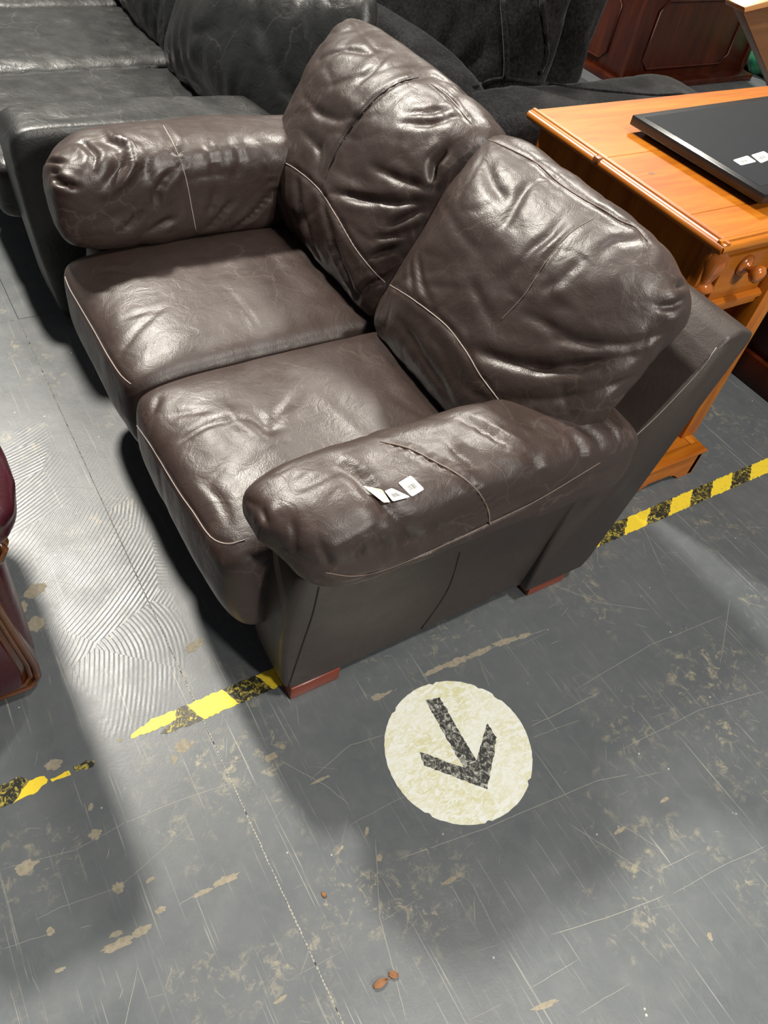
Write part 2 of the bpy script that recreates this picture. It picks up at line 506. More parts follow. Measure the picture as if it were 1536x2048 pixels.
# ------------------------------------------------------------------ two-seat brown leather sofa
CR = {
 'back_near': [
  (0.006,0.006,[(-0.5549,0.4718,0.5732),(-0.4695,0.4427,0.6145),(-0.4164,0.4383,0.6288),(-0.3795,0.4394,0.6342),(-0.3417,0.4415,0.6378),(-0.3081,0.4434,0.6386),(-0.2786,0.4432,0.6373),(-0.25,0.4406,0.6357),(-0.2266,0.4396,0.6319),(-0.1984,0.4369,0.6268),(-0.1726,0.4354,0.6207),(-0.1427,0.4377,0.6131),(-0.115,0.4444,0.6014)]),
  (0.005,0.007,[(-0.2092,0.4824,0.7085),(-0.2064,0.494,0.7265),(-0.2036,0.5054,0.7444),(-0.2016,0.5157,0.7627),(-0.204,0.5275,0.7797),(-0.2086,0.54,0.7961),(-0.212,0.5524,0.8126),(-0.2168,0.5686,0.8274),(-0.2214,0.5858,0.8417),(-0.2246,0.603,0.8538),(-0.2242,0.6262,0.8669),(-0.2233,0.6506,0.877)]),
  (0.007,0.007,[(-0.5551,0.6628,0.869),(-0.5184,0.6634,0.8753),(-0.4903,0.6677,0.8777),(-0.4604,0.6728,0.8797),(-0.4341,0.6753,0.8814),(-0.3879,0.6724,0.8817),(-0.3401,0.6668,0.882),(-0.3099,0.6673,0.8827),(-0.2801,0.6703,0.8832),(-0.2538,0.6753,0.8838),(-0.2315,0.6819,0.8834),(-0.194,0.6864,0.8832),(-0.1672,0.7005,0.882),(-0.1282,0.6955,0.8774)]),
  (0.01,0.01,[(-0.1003,0.5228,0.7347),(-0.0835,0.5326,0.7397),(-0.068,0.5436,0.7434),(-0.0529,0.5561,0.7477),(-0.0373,0.5703,0.7534),(-0.0234,0.5877,0.7583),(-0.0115,0.605,0.7644),(-0.0032,0.6227,0.7718),(0.003,0.6407,0.7801),(0.0073,0.6617,0.7863)]),
  (0.014,0.012,[(-0.2286,0.4435,0.64),(-0.2016,0.4471,0.6497),(-0.177,0.4524,0.6573),(-0.1545,0.461,0.6635),(-0.1317,0.472,0.6697),(-0.1088,0.4841,0.6766),(-0.089,0.4974,0.6836),(-0.0734,0.5096,0.6912),(-0.0603,0.5227,0.6993),(-0.0456,0.5396,0.7097),(-0.0349,0.5527,0.7176),(-0.0232,0.5671,0.7269),(-0.0117,0.5835,0.7361),(-0.0019,0.6028,0.7435),(0.0059,0.6242,0.7483)]),
  (0.009,0.01,[(-0.115,0.4453,0.606),(-0.0954,0.4566,0.6159),(-0.0771,0.4687,0.6247),(-0.0611,0.4839,0.6325),(-0.0461,0.501,0.6416),(-0.0324,0.5202,0.6509),(-0.0185,0.5369,0.663),(-0.0069,0.5549,0.6754),(0.0023,0.5745,0.6873),(0.0085,0.5949,0.6965),(0.0109,0.6264,0.7044)]),
  (0.01,0.008,[(-0.0119,0.7014,0.831),(-0.0082,0.674,0.8293),(-0.0209,0.646,0.8233)]),
  (0.009,0.006,[(-0.0436,0.7305,0.8394),(-0.031,0.6849,0.8474)]),
  (0.004,0.01,[(-0.5309,0.553,0.7637),(-0.4676,0.5275,0.771),(-0.4232,0.5174,0.7687),(-0.3848,0.5149,0.7663),(-0.3515,0.5173,0.7621)]),
  (0.006,0.006,[(-0.5192,0.4875,0.6565),(-0.4863,0.467,0.6485),(-0.4518,0.4516,0.6412),(-0.4203,0.4401,0.6319)]),
  (0.006,0.006,[(-0.4989,0.4877,0.6779),(-0.4604,0.4707,0.668),(-0.4212,0.456,0.6585),(-0.3916,0.4489,0.6532),(-0.3628,0.4451,0.6466),(-0.3355,0.4422,0.6393)]),
  (0.007,0.016,[(-0.5039,0.6159,0.8519),(-0.4627,0.5983,0.8476),(-0.429,0.5869,0.8419),(-0.3822,0.5811,0.8351)]),
  (0.005,0.01,[(-0.1509,0.6127,0.8548),(-0.1542,0.6411,0.8691),(-0.1487,0.6571,0.8733),(-0.1404,0.6759,0.8772),(-0.1353,0.6993,0.8786)]),
  (0.005,0.012,[(-0.39,0.6364,0.8694),(-0.3754,0.6138,0.8558),(-0.3601,0.5907,0.8429),(-0.3507,0.5747,0.8303),(-0.3375,0.5499,0.8099)]),
  (0.006,0.012,[(-0.2667,0.624,0.8649),(-0.2572,0.6036,0.853),(-0.2508,0.5848,0.8405),(-0.2537,0.5689,0.828),(-0.2558,0.5516,0.8136),(-0.253,0.5386,0.7995),(-0.2506,0.5273,0.7815),(-0.2478,0.5156,0.7635)]),
  (0.005,0.01,[(-0.1665,0.5863,0.8389),(-0.1635,0.5669,0.8233),(-0.1642,0.5506,0.8074),(-0.1724,0.5396,0.7932),(-0.182,0.5289,0.7805)]),
  (0.004,0.01,[(-0.1902,0.5037,0.7389),(-0.1616,0.5096,0.7398),(-0.1334,0.5167,0.7415),(-0.1053,0.5263,0.746),(-0.0801,0.54,0.7488)]),
  (0.004,0.01,[(-0.3262,0.4907,0.7208),(-0.2997,0.486,0.715),(-0.2731,0.4811,0.7096),(-0.2518,0.4782,0.7044),(-0.2129,0.4756,0.6976)]),
  (0.006,0.014,[(-0.4332,0.4235,0.5737),(-0.4025,0.4209,0.5699),(-0.3741,0.4198,0.5642),(-0.3458,0.4183,0.5593),(-0.3193,0.4178,0.5543),(-0.2862,0.4181,0.5482),(-0.2546,0.4191,0.5427),(-0.223,0.4194,0.5378)]),
 ],
 'back_far': [
  (0.006,0.006,[(-1.0609,0.4352,0.6257),(-0.9659,0.4394,0.6444),(-0.9125,0.4437,0.6471),(-0.8509,0.4427,0.6496),(-0.8166,0.4423,0.6453),(-0.7814,0.4398,0.6401),(-0.7498,0.4388,0.6329),(-0.7219,0.4395,0.6238),(-0.696,0.441,0.6134),(-0.6733,0.4442,0.6031),(-0.6441,0.4522,0.5888),(-0.6191,0.4612,0.5766),(-0.5864,0.4803,0.5583)]),
  (0.012,0.007,[(-0.8296,0.6583,0.8865),(-0.8443,0.6214,0.874),(-0.8504,0.6006,0.8619),(-0.856,0.58,0.8462),(-0.8582,0.5589,0.8278),(-0.8593,0.5397,0.8088),(-0.8688,0.5186,0.773),(-0.8637,0.4939,0.7398),(-0.8615,0.4809,0.7174),(-0.8573,0.4679,0.6953),(-0.8452,0.4479,0.66)]),
  (0.013,0.009,[(-0.8044,0.4518,0.6653),(-0.7665,0.4627,0.6768),(-0.7313,0.4748,0.6868),(-0.7001,0.4877,0.6942),(-0.6657,0.5033,0.7044),(-0.6412,0.5202,0.7136),(-0.6168,0.541,0.7235),(-0.594,0.5625,0.7325)]),
  (0.009,0.008,[(-0.5891,0.5617,0.7216),(-0.6074,0.5338,0.7015),(-0.6185,0.5161,0.6853),(-0.6321,0.4987,0.666)]),
  (0.008,0.007,[(-0.5831,0.5243,0.652),(-0.5949,0.5079,0.6387),(-0.6095,0.4924,0.6234),(-0.6247,0.4738,0.6078),(-0.641,0.4547,0.5912)]),
  (0.009,0.008,[(-0.581,0.5021,0.5964),(-0.5911,0.4816,0.5679),(-0.6099,0.4519,0.5406),(-0.6397,0.4404,0.4844)]),
  (0.01,0.01,[(-1.0569,0.4322,0.6191),(-1.0315,0.4241,0.6001),(-1.0128,0.4194,0.5773),(-0.9934,0.4183,0.5532),(-0.9759,0.4209,0.5334),(-0.9609,0.428,0.5101),(-0.9488,0.4376,0.4854)]),
  (0.013,0.012,[(-0.9553,0.4384,0.641),(-0.9343,0.4311,0.6222),(-0.9145,0.4244,0.6028),(-0.8932,0.4204,0.5821),(-0.8782,0.4216,0.5631),(-0.8525,0.4192,0.5488),(-0.8309,0.4206,0.532),(-0.8109,0.4238,0.5159),(-0.7837,0.4297,0.4985)]),
  (0.01,0.009,[(-0.8393,0.442,0.6482),(-0.8154,0.4371,0.6344),(-0.7903,0.4315,0.6212),(-0.7652,0.4277,0.6057),(-0.7439,0.4257,0.5921),(-0.7243,0.4261,0.575),(-0.7043,0.4268,0.5583),(-0.685,0.4277,0.5438),(-0.6622,0.4299,0.5284),(-0.6446,0.4355,0.5124),(-0.6252,0.4399,0.4979)]),
  (0.005,0.008,[(-1.0904,0.5169,0.7562),(-1.0282,0.5082,0.7577),(-0.9855,0.5088,0.7555),(-0.9206,0.5161,0.7704),(-0.8728,0.5313,0.7932)]),
  (0.006,0.006,[(-0.7914,0.665,0.8882),(-0.7312,0.6691,0.8856),(-0.6648,0.6615,0.8813),(-0.6258,0.6624,0.8732)]),
  (0.006,0.01,[(-0.9345,0.5526,0.8252),(-0.9333,0.5713,0.8421),(-0.935,0.5928,0.8585),(-0.9418,0.6207,0.875),(-0.963,0.6593,0.887)]),
  (0.018,0.012,[(-0.6183,0.6069,0.8304),(-0.6222,0.5819,0.8021),(-0.6014,0.5737,0.7669)]),
  (0.006,0.009,[(-0.6613,0.6468,0.8738),(-0.6691,0.6234,0.8645),(-0.6877,0.6056,0.8522),(-0.7148,0.5866,0.8424),(-0.7485,0.5692,0.8319)]),
  (0.005,0.008,[(-0.6908,0.6498,0.8798),(-0.7094,0.632,0.8682),(-0.7221,0.6108,0.86),(-0.757,0.5848,0.8448)]),
  (0.006,0.01,[(-1.1176,0.5688,0.8239),(-1.0854,0.5833,0.8474),(-1.0619,0.6024,0.8635),(-1.0278,0.616,0.8713),(-0.9896,0.6269,0.877)]),
  (0.005,0.01,[(-0.9218,0.615,0.8704),(-0.9394,0.5872,0.8548),(-0.9629,0.5642,0.8371),(-0.9908,0.5479,0.8193),(-1.0209,0.5337,0.8009)]),
  (0.006,0.008,[(-0.5772,0.5545,0.6901),(-0.5886,0.5325,0.6748),(-0.6034,0.5121,0.6594),(-0.6229,0.4937,0.6477),(-0.6445,0.4759,0.6368)]),
  (0.007,0.01,[(-0.5939,0.5762,0.7571),(-0.6137,0.5587,0.7566),(-0.6386,0.545,0.7532),(-0.6622,0.5312,0.7517),(-0.6884,0.5209,0.7506),(-0.7184,0.5141,0.7487),(-0.7481,0.5066,0.7472)]),
  (0.006,0.012,[(-1.0232,0.4758,0.7082),(-0.9643,0.4757,0.7109),(-0.9189,0.4757,0.707),(-0.8899,0.465,0.6929),(-0.8729,0.4547,0.672)]),
  (0.006,0.01,[(-0.8296,0.6583,0.8865),(-0.8202,0.6934,0.8931),(-0.7876,0.713,0.8888)]),
 ],
 'arm_pad_far': [
  (0.006,0.006,[(-1.1483,0.1833,0.6926),(-1.0937,0.1784,0.6914),(-1.0537,0.1773,0.6828),(-1.0275,0.1788,0.6652),(-1.014,0.1831,0.6368),(-1.0116,0.1874,0.6081),(-1.0096,0.1912,0.5758),(-1.0092,0.1949,0.5467),(-1.0196,0.2051,0.4878)]),
  (-0.012,0.011,[(-1.1613,0.0595,0.6888),(-1.1079,0.0591,0.6873),(-1.0752,0.084,0.6859),(-1.0342,0.0752,0.6685),(-1.0213,0.0558,0.6533),(-1.0147,0.0342,0.6371),(-1.0119,0.0033,0.6172)]),
  (0.012,0.012,[(-1.0659,0.0507,0.6845),(-1.0328,0.0435,0.667),(-1.0211,0.0264,0.6527),(-1.0152,0.0066,0.6346)]),
  (0.014,0.007,[(-1.0643,-0.0936,0.637),(-1.0339,-0.0783,0.6396),(-1.0222,-0.056,0.6346)]),
  (0.01,0.008,[(-1.1317,-0.0067,0.6777),(-1.0652,0.0007,0.679),(-1.0349,-0.0163,0.6616)]),
  (0.01,0.007,[(-1.019,0.1562,0.6493),(-1.0133,0.1337,0.6311),(-1.0113,0.1156,0.6112),(-1.0111,0.104,0.5709)]),
  (0.007,0.007,[(-1.0675,0.2606,0.6858),(-1.035,0.2532,0.6749),(-1.019,0.2522,0.656),(-1.014,0.2584,0.6339),(-1.0094,0.2594,0.606),(-1.0096,0.2542,0.5839),(-1.0093,0.2452,0.5584),(-1.0092,0.2346,0.5309),(-1.0136,0.2263,0.5009)]),
  (0.009,0.006,[(-1.0129,0.4042,0.5735),(-1.011,0.3775,0.5443),(-1.0121,0.3511,0.5161),(-1.015,0.3226,0.4959),(-1.0263,0.2967,0.4736)]),
  (0.008,0.006,[(-1.018,0.3714,0.6495),(-1.0129,0.3827,0.6258),(-1.0118,0.3963,0.5995),(-1.013,0.4083,0.573),(-1.0111,0.4158,0.5397),(-1.0118,0.4213,0.506)]),
  (0.008,0.007,[(-1.0101,0.2972,0.5635),(-1.0102,0.2644,0.5297),(-1.016,0.2334,0.4919)]),
  (0.007,0.008,[(-1.0124,0.0709,0.5628),(-1.0112,0.0511,0.5437),(-1.0117,0.0317,0.5235)]),
  (0.008,0.008,[(-1.0107,0.1459,0.5404),(-1.0105,0.1174,0.5259),(-1.0136,0.09,0.5094)]),
  (0.006,0.008,[(-1.0543,0.1196,0.6827),(-1.023,0.0948,0.6544),(-1.0154,0.1017,0.6343)]),
  (0.007,0.006,[(-1.1382,-0.0903,0.6389),(-1.0789,-0.0619,0.6631)]),
  (0.007,0.006,[(-1.0902,-0.0946,0.6392),(-1.0624,-0.0792,0.6506)]),
  (0.006,0.007,[(-1.0736,0.3316,0.6882),(-1.036,0.3232,0.6754),(-1.0188,0.3205,0.6546),(-1.011,0.3043,0.6119)]),
 ],
 'arm_pad_near': [
  (0.007,0.006,[(-0.0897,0.1601,0.6256),(-0.0723,0.1797,0.6261),(-0.0534,0.197,0.6272),(-0.0313,0.2091,0.6287),(-0.0096,0.2207,0.6281),(0.0117,0.2341,0.6261),(0.0305,0.2479,0.621),(0.0451,0.2606,0.6119),(0.0565,0.273,0.5982),(0.0622,0.3078,0.5416),(0.0681,0.319,0.5011)]),
  (0.008,0.008,[(-0.0378,0.3491,0.626),(-0.0144,0.361,0.6264),(0.0073,0.3732,0.6249),(0.026,0.3858,0.6199),(0.0424,0.3984,0.6096),(0.0583,0.4079,0.5929),(0.0648,0.4293,0.559)]),
  (0.007,0.008,[(-0.0456,0.39,0.623),(-0.0205,0.4028,0.6224),(0.0041,0.4115,0.6214),(0.026,0.4102,0.6168),(0.0438,0.4096,0.6067)]),
  (0.008,0.009,[(-0.0866,0.3277,0.6224),(-0.0657,0.3382,0.6241),(-0.0452,0.3489,0.6256),(-0.0266,0.3575,0.6256),(-0.0005,0.3603,0.6265),(0.0213,0.3633,0.6232)]),
  (0.007,0.009,[(-0.0019,0.5378,0.6097),(0.0168,0.5481,0.6065),(0.0337,0.5566,0.6014),(0.0569,0.5578,0.5821)]),
  (0.007,0.009,[(-0.0075,0.5006,0.614),(0.0217,0.5045,0.6102),(0.0441,0.5118,0.5993),(0.0585,0.512,0.5837),(0.0647,0.5186,0.5576)]),
  (0.009,0.016,[(-0.0725,0.0742,0.6229),(-0.0462,0.0826,0.6263),(-0.0246,0.0905,0.6264),(0.0054,0.0928,0.625),(0.0261,0.0993,0.6196),(0.0467,0.1084,0.6108)]),
  (0.009,0.014,[(0.0467,0.1084,0.6108),(0.0642,0.1282,0.5822),(0.0636,0.1476,0.5462),(0.0659,0.1655,0.5112)]),
  (0.004,0.008,[(-0.0597,-0.0633,0.5887),(-0.0287,-0.0673,0.5816)]),
  (0.003,0.008,[(-0.0996,-0.0734,0.5697),(-0.0619,-0.0648,0.5871)]),
  (0.004,0.009,[(-0.0091,-0.0351,0.5996),(0.0095,-0.041,0.5869),(0.0217,-0.0432,0.5648)]),
  (0.006,0.006,[(0.0603,0.0432,0.5893),(0.0641,0.0533,0.5379)]),
  (0.007,0.01,[(-0.0606,0.268,0.6253),(-0.0289,0.2736,0.6272),(-0.0026,0.2807,0.6256),(0.0312,0.2905,0.6175)]),
  (0.006,0.008,[(-0.0423,0.4318,0.62),(-0.0254,0.4492,0.6178),(-0.005,0.4616,0.6174),(0.0199,0.4668,0.6144),(0.042,0.4753,0.6048)]),
  (0.005,0.004,[(0.0559,-0.0062,0.528),(0.0633,0.0172,0.5173),(0.0678,0.0446,0.5047),(0.068,0.0661,0.4962),(0.0657,0.0911,0.4868),(0.0668,0.1179,0.4857),(0.0665,0.139,0.485),(0.0673,0.162,0.4877),(0.0679,0.1864,0.4909),(0.067,0.2118,0.4917),(0.0664,0.2343,0.4928),(0.0669,0.2629,0.4968),(0.0678,0.2868,0.5017),(0.0678,0.3145,0.5057),(0.0674,0.3344,0.5073),(0.0671,0.3554,0.509),(0.0659,0.3787,0.5096),(0.0648,0.4028,0.5113),(0.0657,0.4254,0.5178),(0.0659,0.4459,0.5238),(0.0654,0.4684,0.53),(0.0649,0.4917,0.5368),(0.065,0.5145,0.5451),(0.0652,0.5372,0.5536),(0.0641,0.5618,0.5598)]),
  (0.006,0.008,[(0.0441,-0.0141,0.588),(0.0542,-0.0094,0.5723),(0.0559,0.0012,0.5433)]),
  (0.006,0.008,[(0.0619,0.0828,0.5835),(0.0636,0.096,0.5536),(0.0661,0.1089,0.5237)]),
  (0.006,0.007,[(0.0643,0.1772,0.5776),(0.0654,0.2202,0.5191)]),
  (0.006,0.008,[(-0.0122,0.5963,0.6026),(0.0106,0.6011,0.6013),(0.0301,0.606,0.5973),(0.055,0.6044,0.5811)]),
 ],
 'seat_far': [
  (0.004,0.005,[(-1.0479,-0.1124,0.4157),(-1.0027,-0.1164,0.4136),(-0.9604,-0.1167,0.4134),(-0.9142,-0.1159,0.4147),(-0.8566,-0.1152,0.416),(-0.8006,-0.1145,0.4172),(-0.7585,-0.1147,0.4177),(-0.7195,-0.1148,0.419),(-0.6786,-0.1134,0.4194),(-0.6416,-0.1112,0.4216),(-0.604,-0.1024,0.4253)]),
  (0.004,0.008,[(-0.7759,0.0411,0.4751),(-0.756,0.0049,0.4708),(-0.7366,-0.0296,0.4642),(-0.721,-0.0515,0.4578),(-0.7055,-0.0723,0.4494),(-0.6925,-0.0923,0.4393)]),
  (0.003,0.008,[(-0.7816,-0.0521,0.4586),(-0.7762,-0.0295,0.4643),(-0.7728,-0.0063,0.4687),(-0.7704,0.0174,0.4723)]),
  (0.003,0.01,[(-0.829,0.1752,0.4779),(-0.788,0.1817,0.4771),(-0.7432,0.1876,0.476),(-0.7056,0.1905,0.4752),(-0.6672,0.194,0.4723),(-0.6323,0.1987,0.4673)]),
  (0.004,0.008,[(-0.9745,-0.058,0.4551),(-0.9631,-0.0328,0.462),(-0.949,-0.0072,0.4671),(-0.9201,0.0177,0.4715),(-0.888,0.0424,0.4747)]),
  (0.003,0.008,[(-0.9444,-0.0918,0.4409),(-0.9157,-0.071,0.4512),(-0.8918,-0.0495,0.4584)]),
 ],
 'seat_near': [
  (0.004,0.005,[(-0.498,-0.1209,0.389),(-0.4516,-0.1215,0.4025),(-0.3927,-0.1194,0.4048),(-0.3404,-0.1195,0.4107),(-0.2854,-0.1178,0.4135),(-0.2367,-0.1144,0.418),(-0.208,-0.1128,0.4183),(-0.1804,-0.1114,0.4205),(-0.1494,-0.1061,0.4274),(-0.1246,-0.0913,0.4383)]),
  (0.005,0.008,[(-0.3669,0.0508,0.4771),(-0.3748,0.0285,0.4756),(-0.3833,0.0065,0.4735),(-0.3883,-0.0162,0.4699),(-0.3872,-0.0402,0.4641),(-0.3843,-0.0641,0.4552),(-0.3829,-0.0875,0.4449)]),
  (-0.008,0.016,[(-0.4225,0.0269,0.4739),(-0.3685,0.0318,0.4757),(-0.3449,0.0385,0.4766),(-0.3193,0.0474,0.4774),(-0.2949,0.0565,0.4775)]),
  (0.007,0.014,[(-0.3713,0.0686,0.4778),(-0.3213,0.0771,0.4783),(-0.3268,0.1008,0.4785)]),
  (0.005,0.009,[(-0.5203,-0.0694,0.45),(-0.4997,-0.0865,0.4445),(-0.4837,-0.1021,0.4352)]),
  (0.004,0.009,[(-0.2861,-0.022,0.4664),(-0.2739,-0.0498,0.4586),(-0.2635,-0.0766,0.4492)]),
  (0.004,0.01,[(-0.407,0.184,0.4778),(-0.3791,0.1464,0.4781),(-0.3525,0.1131,0.4788),(-0.3301,0.0905,0.4783),(-0.3088,0.0713,0.4782)]),
  (0.004,0.009,[(-0.4587,-0.0716,0.4513),(-0.4459,-0.049,0.4588),(-0.4344,-0.026,0.4652),(-0.4241,-0.0026,0.4704)]),
  (0.004,0.01,[(-0.2776,-0.0825,0.4472),(-0.2457,-0.075,0.4495),(-0.2146,-0.0699,0.4511),(-0.185,-0.0717,0.4498),(-0.1565,-0.0757,0.4473)]),
 ],
 'arm_panel': [
  (0.003,0.004,[(0.0099,0.3349,0.3463),(0.0078,0.3392,0.3055),(0.0056,0.3437,0.2629),(0.0033,0.3459,0.2227),(0.0003,0.342,0.1751),(-0.0025,0.3325,0.1303),(-0.0048,0.3234,0.0951),(-0.0097,0.3147,0.0526)]),
 ],
}
sofa = thing('two_seat_sofa', 'worn dark brown leather two-seat sofa with plump back cushions', 'sofa', (-0.577, 0.38, 0.0))
XC = -0.577

def folds(scale, amp, seed, st=(1, 1, 1), hi=0.35):
    st = np.array(st, float)
    def f(W, Q):
        P = W * st * scale
        warp = np.stack([vnoise(P * 0.6 + 3, seed + 5), vnoise(P * 0.6 + 9, seed + 6), vnoise(P * 0.6 + 15, seed + 7)], 1) * 0.9
        d = fbm(P + warp, seed, 3) * 0.6 + ridged(P * 1.3 + warp, seed + 3) * 0.5
        return amp * d
    return f

def add_disp(*fs):
    return lambda W, Q: sum(f(W, Q) for f in fs)

# base under the seats
bevel_box('base_frame', (-1.06, 0.0, 0.06), (-0.10, 0.74, 0.30), 'brown_leather_flat', sofa, bev=0.012)
for (lx, ly) in ((-0.085, -0.008), (-0.079, 0.636), (-1.155, -0.008), (-1.155, 0.636)):
    bevel_box('leg', (lx, ly, 0.0), (lx + 0.078, ly + 0.118, 0.045), 'red_stained_leg', sofa, bev=0.003)

# arms: flared panels
def arm_panel(side):
    def deform(L, Q):
        L = L.copy()
        t = (L[:, 2] + 0.222) / 0.444                      # 0 bottom, 1 top
        outer = (Q[:, 0] > 0) if side > 0 else (Q[:, 0] < 0)
        s = 1 if side > 0 else -1
        L[:, 0] += s * np.where(outer, 0.026 * t - 0.012, 0.0) * np.abs(Q[:, 0])
        L[:, 2] += np.clip(-Q[:, 2], 0, 1) * (0.006 + 0.020 * np.clip((Q[:, 1] + 1) / 2, 0, 1))
        fr = (Q[:, 1] < -0.5)
        L[:, 1] += np.where(fr, -0.022 * np.sin(np.clip(t, 0, 1) * math.pi * 0.9) * np.abs(Q[:, 1]) + 0.01, 0)
        return L
    cx = -0.075 if side > 0 else -1.079
    return softbox('arm_panel', (cx, 0.345, 0.252 if side > 0 else 0.232), (0.078, 0.373, 0.222 if side > 0 else 0.202), 22, 22, 'brown_leather_flat', sofa, n=30, deform=deform,
                   disp=folds(5, 0.0018, 21), creases=CR.get('arm_panel', ()) if side > 0 else ())
ap_near = arm_panel(1); ap_far = arm_panel(-1)

# arm pads: long pillow that rolls over the front
def arm_pad(side):
    s = 1 if side > 0 else -1
    def deform(L, Q):
        L = L.copy()
        a = Q[:, 1]                                       # -1 front, +1 rear
        xo = s * Q[:, 0]
        low = np.clip(-Q[:, 2], 0, 1)
        L[:, 2] -= 0.022 * low * np.clip(xo, 0, 1)        # outer edge hangs lower
        f = np.clip((-a - 0.5) / 0.5, 0, 1)
        L[:, 2] -= 0.012 * f * f * np.clip(Q[:, 2], 0, 1)                          # front roll hangs down
        L[:, 2] -= 0.030 * np.clip(a - 0.1, 0, 1)
        L[:, 1] += 0.055 * np.clip(xo, 0, 1) * f          # outer front corner set back
        L[:, 2] += 0.010 * (1 - xo ** 2) * np.clip(Q[:, 2], 0, 1)
        L[:, 0] += s * 0.012 * low * np.clip(xo, 0, 1)    # crisp lower edge
        if side > 0:
            L[:, 1] += 0.060 * low * f * np.clip(0.6 - xo, 0, 1)   # front curls under
            L[:, 2] += 0.020 * low * f
        return L
    c, h = ((-0.038, 0.312, 0.540), (0.100, 0.388, 0.076)) if side > 0 else ((-1.125, 0.290, 0.568), (0.112, 0.395, 0.112))
    return softbox('arm_pad', c, h, 8, 4.2, 'brown_leather', sofa, n=72, deform=deform,
                   disp=add_disp(folds(8, 0.0045, 31 if side > 0 else 47, (1, 0.8, 1)), folds(26, 0.0010, 33, (1, 0.7, 1))),
                   creases=CR.get('arm_pad_near' if side > 0 else 'arm_pad_far', ()), cgain=1.4 if side > 0 else 1.7)
pad_near = arm_pad(1); pad_far = arm_pad(-1)

# back frame
BP = [(0.60, 0.055), (0.782, 0.055), (0.80, 0.09), (0.872, 0.446), (0.945, 0.70), (0.940, 0.722), (0.90, 0.735), (0.862, 0.728), (0.835, 0.70), (0.70, 0.50), (0.62, 0.36)]
back = prism('back_frame', BP, 0, -1.172, 0.013, 'brown_leather_flat', sofa, bev=0.008, seg=2, angle=50)

# seat cushions
def seat(xa, xb, seed, key):
    def deform(L, Q):
        L = L.copy()
        top = np.clip(Q[:, 2], 0, 1)
        crown = (1 - np.abs(Q[:, 0]) ** 3) * (1 - np.abs(Q[:, 1]) ** 3)
        L[:, 2] += 0.018 * top * crown
        L[:, 2] -= 0.016 * top * np.clip((-Q[:, 1] - 0.45) / 0.55, 0, 1) ** 2
        fr = np.clip(-Q[:, 1], 0, 1) ** 3
        L[:, 1] -= 0.012 * fr * (1 - np.abs(Q[:, 0]) ** 4) * (1 - Q[:, 2] ** 2)
        L[:, 1] += 0.045 * fr * np.clip(-Q[:, 2], 0, 1) ** 2
        return L
    return softbox('seat_cushion', ((xa + xb) / 2, 0.205, 0.328), ((xb - xa) / 2, 0.318, 0.130), 16, 9, 'brown_leather', sofa, n=72, deform=deform,
                   disp=add_disp(folds(4, 0.0035, seed), folds(15, 0.0008, seed + 2)), creases=CR.get(key, ()))
seat_far = seat(-1.085, -0.579, 61, 'seat_far'); seat_near = seat(-0.575, -0.075, 71, 'seat_near')

# back cushions
LEAN = math.radians(27)
AX = ((1, 0, 0), (0, math.sin(LEAN), math.cos(LEAN)), (0, -math.cos(LEAN), math.sin(LEAN)))   # local x, up, out of the front
def backcush(xa, xb, seed, key, lift, rend):
    cx, half = (xa + xb) / 2, (xb - xa) / 2
    def deform(L, Q):
        L = L.copy()
        a, u = Q[:, 0], Q[:, 1]
        L[:, 2] *= 0.62 + 0.38 * (1 - np.abs(a) ** 4.0) * (1 - np.abs(u) ** 3.0)
        L[:, 2] += 0.02 * (1 - np.abs(a) ** 3) * np.clip(-u, -0.2, 0.8)      # fuller low down
        L[:, 2] -= 0.035 * np.clip(u - 0.4, 0, 1)                             # top rolled back
        L[:, 1] += 0.010 * (1 - a ** 2) * np.clip(u, 0, 1)
        e = np.clip((a - 0.35) / 0.65, 0, 1) ** 2
        L[:, 1] -= rend * e * (0.25 + 0.75 * np.clip(u, 0, 1))                # outer end slumps
        L[:, 2] *= 1 - 0.18 * e * (rend > 0.03)
        return L
    return softbox('back_cushion', (cx, 0.600, 0.654 + lift), (half, 0.243, 0.126), 12, 3.4, 'brown_leather', sofa, n=88, deform=deform, axes=AX,
                   disp=add_disp(folds(4.0, 0.006, seed, (1, 1, 1)), folds(11, 0.0030, seed + 4), folds(34, 0.0006, seed + 8)), creases=CR.get(key, ()), cgain=1.25)
bc_far = backcush(-1.235, -0.566, 81, 'back_far', 0.010, 0.02); bc_near = backcush(-0.588, 0.006, 91, 'back_near', 0.0, 0.045)
SEAM_PART = {'back_near': bc_near, 'back_far': bc_far, 'arm_pad_near': pad_near, 'arm_pad_far': pad_far, 'seat_near': seat_near, 'seat_far': seat_far, 'arm_panel': ap_near, 'back': back}
